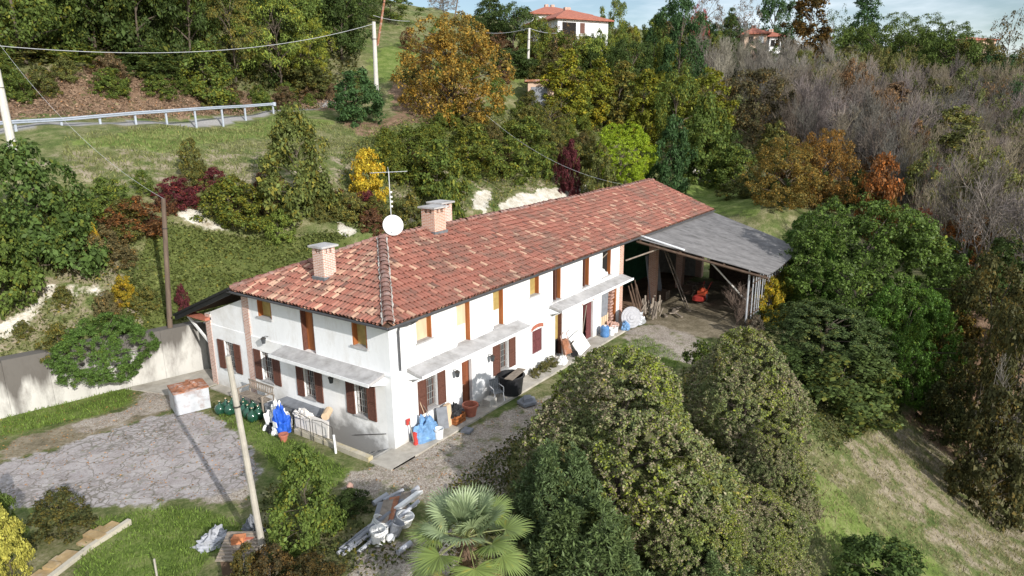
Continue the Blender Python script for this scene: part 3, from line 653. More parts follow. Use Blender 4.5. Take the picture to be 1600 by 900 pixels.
# door with step and handle
o = LOA[1]; d = MB().box(o[0]+.05, o[1]-.05, .12, .17, .14, 2.25).build('door', 'door_wood', house); d['label'] = 'brown wooden front door'
mb = MB(); mb.box(o[0], o[0]+.05, .1, .2, .12, 2.3); mb.box(o[1]-.05, o[1], .1, .2, .12, 2.3); mb.box(o[0]+.05, o[1]-.05, .1, .2, 2.25, 2.3); mb.build('frame', 'shutter', d)
mb = MB()
for k in range(3): mb.box(o[0]+.13, o[1]-.13, .105, .12, .25+k*.68, .83+k*.68)
mb.build('panel', 'door_wood', d)
mb = MB(); mb.box(o[0]+.09, o[0]+.12, .03, .12, 1.12, 1.24); mb.tube([(o[0]+.1, .06, 1.2), (o[0]+.22, .06, 1.2)], .012, 6); mb.build('handle', 'iron', d)
MB().box(o[0]-.1, o[1]+.12, -.36, .1, .04, .15).build('doorstep', 'slate', d)
# closed window with brick arch
o = LOA[3]; w = MB().box(o[0], o[1], .1, .14, o[2], o[3]).build('window', 'shutter_red', house); w['label'] = 'window with closed dark red shutters under a brick arch'
shutter('x', o[0]+.01, (o[0]+o[1])/2-.005, o[2]+.01, o[3]-.01, .05, 'shutter_red', w); shutter('x', (o[0]+o[1])/2+.005, o[1]-.01, o[2]+.01, o[3]-.01, .05, 'shutter_red', w)
def arch(x0, x1, z, rise, parent):
    mb = MB(); n = 13; w = (x1-x0)/2+.1
    for k in range(n):
        t0, t1 = -1+2*k/n+.02, -1+2*(k+1)/n-.02
        f = lambda t: (x0+x1)/2+t*w
        z0 = z+rise*(1-t0*t0); z1_ = z+rise*(1-t1*t1)
        mb.prism([(f(t0), -.068, z0), (f(t1), -.068, z1_), (f(t1)*1.0, -.068, z1_+.2), (f(t0), -.068, z0+.2)], (0, .03, 0))
    mb.build('brick_arch', 'terracotta', parent)
arch(o[0], o[1], o[3]+.0, .1, w)
# door filled by yellow board
o = LOA[4]; w = MB().box(o[0]+.003, o[1]-.003, .22, .26, .95, 2.42).build('door', 'yellow_board', house); w['label'] = 'doorway closed with a yellow board'
mb = MB(); mb.box(o[1]-.06, o[1]-.002, .01, .218, .1, 2.44); mb.build('frame', 'shutter', w)
MB().box(o[0]+.003, o[1]-.003, .24, .27, .1, .95).build('lower_board', 'dark', w)
# red double door ajar
o = LOA[5]; w = MB().box(o[0]+.003, o[1]-.003, .28, .31, .05, 2.28).build('door', 'dark', house); w['label'] = 'broken red double door under a brick arch'  # near-black backing paints the unlit room behind the leaves
mb = MB()
for k in range(3): mb.box(15.62+k*.19, 15.79+k*.19, .06, .1, .08, 2.2)
mb.box(15.6, 16.19, .1, .13, .5, .6); mb.box(15.6, 16.19, .1, .13, 1.7, 1.8); mb.build('door_leaf', 'shutter_red', w)
mb = MB()
for k in range(2): mb.obox((15.12+k*.17, .16, 1.1), (.08, 0, 0), (0, .018, 0), (.0, 0, 1.0))
mb.obox((15.3, .1, 1.2), (.05, 0, 0), (0, .02, 0), (.18, 0, 1.0)); mb.build('door_leaf', 'shutter_red', w)
mb = MB(); mb.obox((15.25, .03, 1.15), (.035, 0, -.01), (0, .015, 0), (.28, 0, 1.0)); mb.build('prop', 'greywood', w)
arch(o[0], o[1], o[3]+.0, .14, w)
# ruined bay at the far end: brick infill, a grey sheet, boards
o = LOA[6]
w = MB().box(o[0]+.003, o[1]-.003, .26, .31, .05, 2.58).build('infill', 'brick', house); w['label'] = 'half bricked-up opening with grey sheet'
MB().obox((17.68, .02, 1.75), (.45, 0, 0), (0, .03, 0), (.05, 0, .78)).build('sheet', 'slate', w)
mb = MB()
for k in range(4): mb.obox((17.35+.26*k, .04, .55), (.1, 0, 0), (0, .03, 0), (.02, 0, .45+.05*(k % 2)))
mb.build('board', 'plywood', w)
mb = MB()
for k in range(12): mb.obox((18.75+random.uniform(-.15, .15), .1, .3+k*.19), (.2, 0, random.uniform(-.02, .02)), (0, .1, 0), (0, 0, .055))
mb.build('stone_infill', 'pinkstone', w)
mb = MB(); mb.box(19.05, 19.18, -.02, .25, .05, 2.55); mb.build('post', 'orange_wood', w)

# canopies
def canopy(name_axis, a0, a1, dep, label):
    mb = MB(); fz, bz = 2.98, 3.16
    if name_axis == 'x': prof = [(-.086, bz), (-dep, fz), (-dep, fz-.10), (-.086, bz-.13)]; P = [(a0, y, z) for y, z in prof]; v = (a1-a0, 0, 0)
    else: prof = [(-.086, bz), (-dep, fz), (-dep, fz-.10), (-.086, bz-.13)]; P = [(x, a0, z) for x, z in prof]; v = (0, a1-a0, 0)
    mb.prism(P, v); c = mb.build('canopy', 'slab', house); c['label'] = label
    for a in (a0+.02, a1-.14):
        mb = MB()
        if name_axis == 'x': mb.prism([(a, -.056, 3.0), (a, -dep+.14, 2.86), (a, -.056, 2.66)], (.12, 0, 0))
        else: mb.prism([(-.056, a, 3.0), (-dep+.14, a, 2.86), (-.056, a, 2.66)], (0, .12, 0))
        mb.build('bracket', 'plaster', c)
    mb = MB()
    if name_axis == 'x': mb.box(a0-.02, a1+.02, -dep-.035, -dep-.003, fz-.11, fz+.025)
    else: mb.box(-dep-.035, -dep-.003, a0-.02, a1+.02, fz-.11, fz+.025)
    mb.build('rim', 'white_metal', c)
canopy('y', .28, 6.3, .92, 'grey canopy over the barred windows of the left wall'); canopy('x', .78, 8.45, .88, 'grey canopy above the front door'); canopy('x', 11.33, 19.75, .85, 'grey canopy above the red double door')
# wall lamps
for (x, y, z) in ((3.55, -.06, 2.18), (6.05, -.06, 2.1), (-.06, 3.15, 2.45), (-.01, 7.55, 3.3)):
    n = np.array([0, -1, 0]) if y < 0 else np.array([-1, 0, 0]); p = np.array([x, y, z], float)
    mb = MB(); mb.tube([p, p+n*.16+[0, 0, .06], p+n*.26], .014, 6); a = mb.build('wall_lamp', 'iron_dark', house)
    q = p+n*.26; mb = MB(); mb.lathe(q, [(.0, .03), (.11, -.03), (.115, -.05), (.08, -.25), (.0, -.27)], 6); mb.build('lantern', 'glass', a)
    mb = MB(); mb.lathe(q, [(.0, .08), (.13, -.02), (.13, -.035), (.0, -.035)], 6); mb.build('lamp_cap', 'iron_dark', a)

# ---- roof
EZ, RZ, RY = 5.3, 7.32, 4.6; XE = 34.9; SL = (RZ-EZ)/(RY+.5)
def sag(x): return -.06*math.sin(math.pi*np.clip(x/35, 0, 1))-.05*math.sin(x*.9)*.5
apx = (4.4, RY, RZ)
def fz(x, y): return EZ+SL*(y+.5)+sag(x)*(y+.5)/5.1
deck = MB()
nx = 20
xs_ = [-.5, 4.4]+[4.4+(XE-4.4)*k/nx for k in range(1, nx+1)]
deck.add([(-.5,-.5,EZ-.05), (4.4,-.5,EZ-.05), (4.4,RY,RZ-.05)], [(0, 1, 2)])
for k in range(nx):
    a, b = 4.4+(XE-4.4)*k/nx, 4.4+(XE-4.4)*(k+1)/nx
    deck.add([(a,-.5,EZ-.05), (b,-.5,EZ-.05), (b,RY,RZ-.05+sag(b)), (a,RY,RZ-.05+sag(a))], [(0, 1, 2, 3)])
    deck.add([(a,RY,RZ-.05+sag(a)), (b,RY,RZ-.05+sag(b)), (b,9.3,EZ+.14), (a,9.3,EZ+.14)], [(0, 1, 2, 3)])
deck.add([(-.5,-.5,EZ-.05), (4.4,RY,RZ-.05), (-.5,9.3,EZ+.0)], [(0, 1, 2)])
deck.add([(4.4,RY,RZ-.05), (4.4,9.3,EZ+.14), (-.5,9.3,EZ+.0)], [(0, 1, 2)])
deck.add([(-.5,9.3,EZ-.01), (20,9.3,EZ+.13), (20,14.25,3.2), (-.5,14.25,3.2)], [(0, 1, 2, 3)])
# soffit
deck.add([(-.5,-.5,EZ-.12), (XE,-.5,EZ-.12), (XE,.02,EZ-.07), (-.5,.02,EZ-.07)], [(0, 1, 2, 3)]); deck.add([(-.5,0,EZ-.12), (.02,0,EZ-.07), (.02,9.3,EZ-.07), (-.5,9.3,EZ-.12)], [(0, 1, 2, 3)])
roof = deck.build('roof', 'oldwood', house)
def tiles(mb, o, u, v, w, cols, rows, inside, pitch=.215, expo=.38, jit=.012):
    """barrel tiles: o eave corner, u unit across, v unit up the slope, w normal"""
    o, u, v, w = (np.array(q, float) for q in (o, u, v, w)); seg = 5
    for c in range(cols):
        off = rng.uniform(-.1, .1)
        for r in range(rows):
            a = (c+.5)*pitch; s = r*expo+off*(r > 0)*.5
            if not inside(o+u*a+v*(s+expo*.5)): continue
            ja, jw, ro = rng.normal(0, jit), rng.normal(0, .006), rng.normal(0, .018)
            L = expo+.07; V = []
            for e, (ds, rad, lift) in enumerate(((-.02, .112, .035), (L, .088, .0))):
                base = o+u*(a+ja+ro*ds)+v*(s+ds)+w*(lift+jw)
                for k in range(seg+1):
                    th = math.pi*k/seg; V.append(base+u*rad*math.cos(th)+w*rad*.85*math.sin(th))
            b = len(mb.v); mb.v += [tuple(q) for q in V]
            mb.f += [(b+k, b+k+1, b+seg+2+k, b+seg+1+k) for k in range(seg)]
            # channel tile between covers, lying on the deck
def channels(mb, o, u, v, w, cols, rows, inside, pitch=.215, expo=.38):
    o, u, v, w = (np.array(q, float) for q in (o, u, v, w))
    for c in range(cols+1):
        for r in range(rows):
            a = c*pitch; s = r*expo+rng.uniform(-.04, .04)
            if not inside(o+u*a+v*(s+expo*.5)): continue
            V = []
            for ds, lift in ((-.02, .022), (expo+.04, .0)):
                base = o+u*a+v*(s+ds)+w*lift
                V += [base-u*.075+w*.035, base-u*.035, base+u*.035, base+u*.075+w*.035]
            b = len(mb.v); mb.v += [tuple(q) for q in V]; mb.f += [(b+k, b+k+1, b+5+k, b+4+k) for k in range(3)]
vF = np.array([0, 5.1, RZ-EZ]); LF = np.linalg.norm(vF); vF /= LF; wF = np.cross([1, 0, 0], vF)
vL = np.array([4.9, 0, RZ-EZ]); LL = np.linalg.norm(vL); vL /= LL; wL = np.cross(vL, [0, 1, 0])*1.0; wL = wL if wL[2] > 0 else -wL
hipF = lambda p: p[1]+.5 < (p[0]+.5)*5.1/4.9+.02 and p[0] < XE
hipL = lambda p: (p[1]+.5 > (p[0]+.5)*5.1/4.9-.02) and (9.3-p[1] > (p[0]+.5)*4.7/4.9-.02)
class SagMB(MB): pass
mb = MB(); tiles(mb, (-.5, -.54, EZ), (1, 0, 0), vF, wF, int((XE+.5)/.215), 15, hipF); channels(mb, (-.5, -.54, EZ), (1, 0, 0), vF, wF, int((XE+.5)/.215), 15, hipF)
mb.v = [(x, y, z+(sag(x)*(y+.5)/5.1 if x > 4 else 0)) for x, y, z in mb.v]
mb.build('roof_tiles', 'tile', roof)
mb = MB(); tiles(mb, (-.54, -.5, EZ), (0, 1, 0), vL, wL, 46, 15, hipL); channels(mb, (-.54, -.5, EZ), (0, 1, 0), vL, wL, 46, 15, hipL); mb.build('roof_tiles', 'tile_mixed', roof)
# rear slopes
vB = np.array([0, -4.7, 2.02-.14]); vB /= np.linalg.norm(vB); wB = np.cross(vB, [1, 0, 0]); wB = wB if wB[2] > 0 else -wB
mb = MB(); tiles(mb, (-.5, 9.35, EZ+.14), (1, 0, 0), vB, wB, int((XE+.5)/.215), 13, lambda p: 9.3-p[1] < (p[0]+.5)*4.7/4.9)
vC = np.array([0, -4.95, 2.0]); vC /= np.linalg.norm(vC); wC = np.cross(vC, [1, 0, 0]); wC = wC if wC[2] > 0 else -wC
tiles(mb, (-.5, 14.25, 3.25), (1, 0, 0), vC, wC, 95, 14, lambda p: p[1] > 9.2); mb.build('roof_tiles', 'tile', roof)
def caps(p0, p1, mbx, rad=.15, n=None, step=.36):
    p0, p1 = np.array(p0, float), np.array(p1, float); L = np.linalg.norm(p1-p0); t = (p1-p0)/L; sd_ = np.cross(t, [0, 0, 1]); sd_ /= np.linalg.norm(sd_); up = np.cross(sd_, t)
    for k in range(int(L/step)):
        V = []; j = rng.normal(0, .012)
        for ds, r_ in ((-.02, rad*1.1), (step+.06, rad*.92)):
            b = p0+t*(k*step+ds)+sd_*j+up*(.03 if ds < 0 else .0)
            for q in range(7): th = math.pi*q/6; V.append(b+sd_*r_*math.cos(th)+up*r_*.8*math.sin(th))
        b = len(mbx.v); mbx.v += [tuple(q) for q in V]; mbx.f += [(b+q, b+q+1, b+8+q, b+7+q) for q in range(6)]
mb = MB(); caps((-.45, -.48, EZ+.08), (4.4, RY, RZ+.06), mb, .19)
caps((-.45, 9.25, EZ+.08), (4.4, RY, RZ+.06), mb, .14)
for k in range(10):
    a, b = 4.4+(XE-4.4)*k/10, 4.4+(XE-4.4)*(k+1)/10; caps((a, RY, RZ+.05+sag(a)), (b, RY, RZ+.05+sag(b)), mb, .14)
mb.build('ridge_tiles', 'tile_old', roof)
for s in (-1, 1): # lime mortar run along each side of the hip
    mb = MB(); p0, p1 = np.array([-.45, -.48, EZ+.10]), np.array([4.4, RY, RZ+.06]); t = (p1-p0); sd_ = np.cross(t, [0, 0, 1]); sd_ /= np.linalg.norm(sd_)
    mb.tube([p0+t*k/60+sd_*s*(.2+rng.uniform(-.02, .03)) for k in range(61)], [rng.uniform(.012, .05) for k in range(61)], 5); mb.build('mortar', 'concrete', roof)
# gutters, fascia
mb = MB()
def halfgut(p0, p1, side):
    p0, p1, side = map(lambda q: np.array(q, float), (p0, p1, side)); n = 6
    V = [p+side*.07*math.cos(math.pi+math.pi*k/n)+np.array([0, 0, 1])*.075*math.sin(math.pi+math.pi*k/n) for p in (p0, p1) for k in range(n+1)]
    mb.add(V, [(k, k+1, n+2+k, n+1+k) for k in range(n)])
    V = [p+side*.06*math.cos(math.pi+math.pi*k/n)+np.array([0, 0, 1])*.063*math.sin(math.pi+math.pi*k/n) for p in (p0, p1) for k in range(n+1)]
    mb.add(V, [(n+1+k, n+2+k, k+1, k) for k in range(n)])
halfgut((-.62, -.62, EZ-.03), (XE, -.62, EZ-.05), (0, 1, 0)); halfgut((-.62, -.62, EZ-.03), (-.62, 9.3, EZ-.03), (1, 0, 0))
g = mb.build('gutter', 'gutter', house)
mb = MB(); mb.tube([(.95, -.62, EZ-.1), (.9, -.35, EZ-.28), (.5, -.1, EZ-.34), (.42, -.1, EZ-.5), (.42, -.1, 3.2)], .045, 8); mb.build('downpipe', 'gutter', g)
mb = MB(); mb.obox((-.53, 11.75, 4.25), (.03, 0, 0), (0, 2.5, -1.02), (0, .06, .15)); mb.obox((-.56, 11.75, 4.36), (.08, 0, 0), (0, 2.5, -1.02), (0, .02, .05)); mb.build('verge_board', 'black', house)
mb = MB(); mb.obox((.05, 13.3, 2.62), (.04, 0, 0), (0, .85, .55), (0, -.03, .05)); mb.build('brace', 'white', house)
mb = MB(); mb.box(-.3, .1, 12.0, 13.6, 3.32, 3.45); mb.build('beam', 'terracotta', house)
for k in range(6): pass
# chimneys
def chimney(x, y, w, z0, h, m, n=2):
    c = MB().box(x-w/2, x+w/2, y-w/2, y+w/2, z0-.5, z0+h).build('chimney', m, house)
    for sx in (-1, 0, 1):
        for sy in (-1, 0, 1):
            if sx == 0 and sy == 0: continue
            q = .09 if sx and sy else .065
            MB().box(x+sx*(w/2-.09)-q, x+sx*(w/2-.09)+q, y+sy*(w/2-.09)-q, y+sy*(w/2-.09)+q, z0+h, z0+h+.24).build('pier', m, c)
    MB().box(x-w/2-.12, x+w/2+.12, y-w/2-.12, y+w/2+.12, z0+h+.24, z0+h+.32).build('cap_slab', 'slab', c)
    mb = MB(); mb.box(x-w/2-.07, x+w/2+.07, y-w/2-.07, y+w/2+.07, z0-.42, z0+.07); mb.build('flashing', 'lead', c)
chimney(1.35, 5.0, .66, 6.08, 1.08, 'brick_pale'); chimney(7.75, 4.4, .84, 7.15, .95, 'brick'); chimney(9.0, 5.0, .8, 7.2, .95, 'brick_pale')
# satellite dish, aerial
dish = empty('satellite_dish', (5.0, 4.5, 7.3), 'round white satellite dish on the roof hip', 'satellite dish')
dn = np.array([-.50, -.80, .30]); dn /= np.linalg.norm(dn); dc = np.array([4.95, 4.4, 7.86])
mb = MB(); mb.lathe(dc, [(0, -.10), (.16, -.09), (.33, -.055), (.48, 0), (.48, -.015), (.33, -.07), (.16, -.11), (0, -.12)], 32, dn); mb.build('reflector', 'white_dish', dish, smooth=True)
mb = MB(); mb.tube([(5.0, 4.5, 7.2), (5.0, 4.5, 7.85)], .03, 8); mb.tube([(5.0, 4.5, 7.8), dc-dn*.1], .03, 6); mb.build('mast', 'galv', dish)
fp = dc+dn*.6+np.array([0, 0, -.3]); mb = MB(); mb.tube([dc+np.array([0, 0, -.5]), fp], .012, 6); mb.tube([fp, fp+(dc-fp)*.12], .04, 8); mb.build('feed_arm', 'galv', dish)
aer = empty('tv_aerial', (5.35, 4.9, 7.3), 'thin television aerial on a mast behind the white dish', 'aerial')
mb = MB(); mb.tube([(5.35, 4.9, 7.2), (5.35, 4.9, 10.25)], .022, 6); mb.build('mast', 'galv', aer)
mb = MB(); mb.tube([(4.75, 5.5, 10.2), (5.95, 4.3, 10.24)], .014, 5)
for k in range(9): c = np.array([4.8+k*.135, 5.45-k*.135, 10.22]); mb.tube([c-np.array([.13, .13, 0]), c+np.array([.13, .13, 0])], .008, 4)
mb.tube([(5.35, 4.9, 10.2), (5.8, 5.4, 10.4)], .012, 5); mb.build('antenna', 'galv', aer)
mb = MB()
for k in range(4): mb.box(5.38, 5.46, 4.86, 4.92, 8.6+k*.22, 8.68+k*.22)
mb.build('clamp', 'white', aer)

# ---- lean-to shed in front of the barn
shed = empty('open_shed', (27, -4, 0), 'open lean-to shed with grey corrugated roof at the far end of the farmhouse', 'shed')
q0, q1, q2, q3 = np.array([21.1, -.35, 5.18]), np.array([34.75, -.35, 5.14]), np.array([31.0, -8.1, 3.62]), np.array([21.9, -8.2, 3.66])
NX, NY = 150, 6; V = []; F = []
for lay in (0, 1):
    for j in range(NY+1):
        for i in range(NX+1):
            s, t = i/NX, j/NY; p = (q0*(1-s)+q1*s)*(1-t)+(q3*(1-s)+q2*s)*t
            z = p[2]+.045*math.sin(i*math.pi/2.0*1.0)*1.0+.05*math.sin(s*7+t*3)*t-lay*.02; V.append((p[0], p[1], z))
w1 = NX+1
for j in range(NY):
    for i in range(NX):
        a = j*w1+i; F.append((a, a+w1, a+w1+1, a+1)); b = a+w1*(NY+1); F.append((b, b+1, b+w1+1, b+w1))
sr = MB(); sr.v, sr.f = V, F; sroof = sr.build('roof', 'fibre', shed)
mb = MB()
for t in (.03, .35, .68, .97):
    a = q0*(1-t)+q3*t; b = q1*(1-t)+q2*t; mb.tube([a-[0, 0, .12], b-[0, 0, .12]], .07, 6)
mb.tube([q0-[-.05, 0, .22], q3-[-.05, 0, .2]], .08, 6); mb.tube([q1-[.1, 0, .22], q2-[.1, 0, .2]], .08, 6); mb.build('beam', 'oldwood', sroof)
MB().obox((21.5, -1.9, 4.98), (.10, 0, 0), (.1, 1.45, .28), (0, 0, .03)).build('edge_flashing', 'white_metal', sroof)
for nm, p, r_ in (('post', (22.6, -6.95), .06), ('post', (29.5, -7.3), .06), ('post', (26.2, -7.2), .07)):
    zt = 3.62+(8.1+p[1])*.195-.15; MB().tube([(p[0], p[1], -.3), (p[0], p[1], zt)], r_, 8).build(nm, 'galv', shed)
MB().tube([(22.0, -4.6, 4.2), (23.8, -6.5, 1.5)], .05, 6).build('brace', 'pole_white', shed)
MB().tube([(20.2, -.1, 3.9), (22.0, -2.0, 4.7)], .05, 6).build('brace', 'greywood', shed)
for k in range(17): # slatted screen along the outer side
    x = 22.9+k*.43+random.uniform(-.08, .08); y = -7.15-.02*k; zt = 3.3-random.uniform(0, .2)
    MB().tube([(x, y, -.7), (x+random.uniform(-.06, .06), y, zt)], .035, 6).build('screen_pole', 'galv', shed)
for z in (1.0, 2.9): MB().tube([(22.6, -7.2, z), (30, -7.55, z)], .03, 5).build('rail', 'oldwood', shed)
mb = MB(); A_, B_ = np.array([34.5, -.6, 0]), np.array([30.9, -7.5, 0]); n_ = 34
for k in range(n_): # boarded far side, added to keep the sun out and the inside dark
    a, b = A_+(B_-A_)*k/n_, A_+(B_-A_)*(k+.96)/n_; zt = 5.0-(k/n_)*1.5+random.uniform(-.12, .0); mb.prism([a+[0, 0, -.6], b+[0, 0, -.6], b+[0, 0, zt], a+[0, 0, zt]], (.04, -.02, 0))
for z in (.6, 2.6): mb.tube([A_+[-.06, .03, z], B_+[-.06, .03, z]], .05, 5)
mb.build('added_board_wall', 'oldwood', shed)
# things stored inside
lad = empty('ladder', (25, -.8, 0), 'wooden ladder leaning inside the open shed', 'ladder')
for s in (-.2, .2): MB().tube([(25.1+s, -2.4, 0), (25.0+s, -.5, 4.2)], .035, 6).build('rail', 'greywood', lad)
for k in range(12):
    t = (k+.6)/12.5; MB().tube([(24.9+.0*t, -2.4+1.9*t, 4.2*t), (25.3-.1*t, -2.4+1.9*t, 4.2*t)], .02, 5).build('rung', 'greywood', lad)
for k, (x, y, m_) in enumerate(((24.9, .9, 'slate'), (25.7, .95, 'oldwood'), (26.4, .9, 'slate'))):
    mb = MB(); n = 12
    for i in range(n): # corrugated sheet
        x0 = x+i*.05; mb.obox((x0+.025, y+(i % 2)*.03-.5, 1.6), (.027, (.015 if i % 2 else -.015), 0), (0, .01, 0), (.0, .25, 1.65))
    o_ = mb.build('corrugated_sheet', m_, None, (x, y, 0)); tag(o_, ['leftmost tall corrugated sheet leaning in the shed', 'darker corrugated sheet in the middle of the three leaning in the shed', 'corrugated sheet leaning in the shed nearest the ladder'][k], 'metal sheet', 'corrugated sheets leaning in the shed')
til = empty('garden_tiller', (27.4, -2.6, 0), 'orange-red walk-behind tiller parked in the dark shed', 'tiller')
for s in (-.25, .25): mb = MB(); mb.lathe((27.4, -2.6+s-.05, .28), [(0, 0), (.18, 0), (.28, .02), (.28, .1), (.18, .12), (0, .12)], 14, (0, 1, 0)); mb.build('wheel', 'black', til)
mb = MB(); mb.box(27.0, 27.7, -2.85, -2.35, .35, .78); mb.lathe((27.2, -2.6, .78), [(.2, 0), (.2, .16), (.1, .22), (0, .22)], 12); mb.build('engine_cover', 'orange', til)
mb = MB(); mb.tube([(27.7, -2.75, .6), (28.3, -2.85, 1.15), (28.5, -2.9, 1.15)], .025, 6); mb.tube([(27.7, -2.45, .6), (28.3, -2.35, 1.15), (28.5, -2.3, 1.15)], .025, 6); mb.build('handlebar', 'red', til)
mb = MB(); mb.obox((26.7, -2.6, .35), (.3, 0, 0), (0, .35, 0), (0, 0, .15)); mb.build('tiller_hood', 'red', til)
mb = MB()
for k in range(30):
    x, y = 21.2+random.uniform(0, 1.3), -1.4+random.uniform(-.4, .9); a = random.uniform(-.5, .5); L = random.uniform(.4, 1.1)
    mb.tube([(x, y, random.uniform(.05, .5)), (x+L*math.cos(a)*.5, y+L*math.sin(a)*.5, random.uniform(.3, 1.3))], random.uniform(.03, .07), 6)
o_ = mb.build('firewood_heap', 'greywood', None, (21.6, -1.2, 0)); tag(o_, 'untidy heap of firewood at the mouth of the shed', 'firewood')
for k in range(9):
    x = 20.5+k*.13; MB_ = MB().tube([(x, -.9-.05*(k % 3), 0), (x+random.uniform(.0, .4), -.2, random.uniform(1.8, 2.6))], .04, 6)
    o_ = MB_.build('wooden_stake', 'oldwood', None, (x, -.6, 0)); tag(o_, 'dark wooden stake leaning beside the brick pillar at the mouth of the shed', 'stake', 'wooden stakes beside the shed mouth')
for k in range(7):
    x, y = 22.6+k*.37, -2.3+random.uniform(-.5, .5); mb = MB(); a = random.uniform(-1, 1); L = random.uniform(.5, 1.0); mb.obox((x, y, .06+.03*(k % 2)), (L*math.cos(a)/2, L*math.sin(a)/2, 0), (-.08*math.sin(a), .08*math.cos(a), 0), (0, 0, .03))
    o_ = mb.build('plank', 'greywood', None, (x, y, 0)); tag(o_, 'loose plank lying on the shed floor', 'plank', 'loose planks on the shed floor')
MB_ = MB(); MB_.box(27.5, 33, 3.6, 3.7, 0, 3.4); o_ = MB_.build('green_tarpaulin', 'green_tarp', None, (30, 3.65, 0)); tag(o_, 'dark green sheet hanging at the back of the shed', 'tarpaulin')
for k, (x, y, s, lb) in enumerate(((28.6, -1.2, .7, 'dark wooden crate standing behind the tiller'), (29.8, -1.6, .55, 'small dark crate deep inside the shed'), (26.3, -.2, .6, 'dark crate between the ladder and the tiller'))):
    e = empty('wooden_crate', (x, y, 0), lb, 'crate'); MB().box(x-s/2, x+s/2, y-s/2, y+s/2, .02, .08).build('base', 'oldwood', e)
    for q in range(4):
        z = .1+q*s*.24; MB().box(x-s/2-.02, x-s/2, y-s/2, y+s/2, z, z+s*.19).build('slat', 'oldwood', e); MB().box(x+s/2, x+s/2+.02, y-s/2, y+s/2, z, z+s*.19).build('slat', 'oldwood', e)
        mb = MB(); mb.box(x-s/2-.02, x+s/2+.02, y-s/2-.02, y-s/2, z, z+s*.19); mb.build('slat', 'greywood', e)
# ------------------------------------------------------------------ things in the yard
def P(px, py, z=.05): return at_z(px, py, z)
def crumple(c, sx, sy, sz, seed, n=22, amp=.35, flat=True):
    """draped, wrinkled sheet over a lumpy volume"""
    mb = MB(); V = []; F = []; m = n
    for j in range(m+1):
        for i in range(n+1):
            th = 2*math.pi*i/n; ph = (math.pi/2)*(j/m)
            r = 1+amp*(mnoise.noise(Vector((math.cos(th)*1.7+seed, math.sin(th)*1.7, ph*2.2)))+.5*mnoise.noise(Vector((math.cos(th)*5+seed, math.sin(th)*5, ph*5))))
            V.append((c[0]+sx*math.cos(th)*math.sin(ph+.02)*r, c[1]+sy*math.sin(th)*math.sin(ph+.02)*r, c[2]+max(0, sz*math.cos(ph)*r)))
    for j in range(m):
        for i in range(n): a = j*(n+1)+i; F.append((a, a+n+1, a+n+2, a+1))
    mb.add(V, F); return mb
def single(name, mb, m, loc, label, cat, group=None, smooth=False):
    o = mb.build(name, m, None, tuple(float(q) for q in loc), smooth=smooth); return tag(o, label, cat, group)
def bucket(loc, r, h, m, label, group=None, tilt=None, name='bucket', cat='bucket'):
    loc = np.array(loc, float); e = empty(name, loc, label, cat, group); ax = np.array(tilt if tilt is not None else (0, 0, 1), float); ax /= np.linalg.norm(ax)
    MB().lathe(loc, [(0, 0), (r*.82, 0), (r, h), (r*1.05, h), (r*1.05, h-.03), (r*.95, h-.01), (r*.78, .03), (0, .03)], 16, ax).build('body', m, e, smooth=False)
    a = np.cross(ax, [1, .3, 0]); a /= np.linalg.norm(a); k = [loc+ax*h+a*r*math.cos(t)+ax*r*.9*(-abs(math.sin(t))*.5) + np.cross(ax, a)*r*1.05*math.sin(t) for t in np.linspace(0, math.pi, 7)]
    MB().tube(k, .006, 4).build('handle', 'iron', e); return e
# red tool
p = np.array([.62, -.42, .05]); e = empty('hand_tool', p, 'small red garden tool leaning on the wall at the near corner', 'tool')
MB().tube([p+[0, 0, .12], p+[.02, .22, .95]], .025, 6).build('shaft', 'greywood', e); MB().obox(p+[.0, .25, .93], (.09, 0, 0), (0, .03, 0), (0, 0, .12)).build('grip', 'red', e)
mb = MB(); mb.prism([p+[-.02, -.1, 0], p+[.3, -.12, 0], p+[.28, -.02, .38], p+[.12, .02, .5], p+[.02, 0, .4]], (.0, .1, .0)); mb.build('head', 'red', e)
# blue sheet, white bucket, sticks
single('blue_tarpaulin', crumple((1.35, -.42, .045), .62, .34, .85, 3.1), 'blue_tarp', (1.35, -.42, .045), 'crumpled light blue tarpaulin against the sunny wall', 'tarpaulin')
bucket((1.62, -.86, .05), .2, .42, 'white', 'white bucket in front of the blue tarpaulin')
for k, (a, b) in enumerate((((1.75, -.35, .05), (1.42, -.07, 1.55)), ((2.05, -.42, .05), (1.62, -.07, 1.3)))):
    single('broomstick', MB().tube([a, b], .016, 6), 'greywood' if k else 'plywood', a, ['tall pale broomstick leaning under the first shuttered window', 'shorter broomstick leaning beside the grey board'][k], 'broomstick')
# boards: grey front, cream foam behind
e = empty('leaning_slabs', (2.55, -.4, .05), 'grey panel with a cream foam slab leaning on the wall', 'panel')
MB().obox((2.38, -.42, .52), (.2, -.12, 0), (.012, .02, 0), (0, .05, .47)).build('panel', 'slate', e); MB().obox((2.72, -.42, .52), (.17, .02, 0), (.0, .09, 0), (0, .03, .47)).build('foam_slab', 'plywood', e)
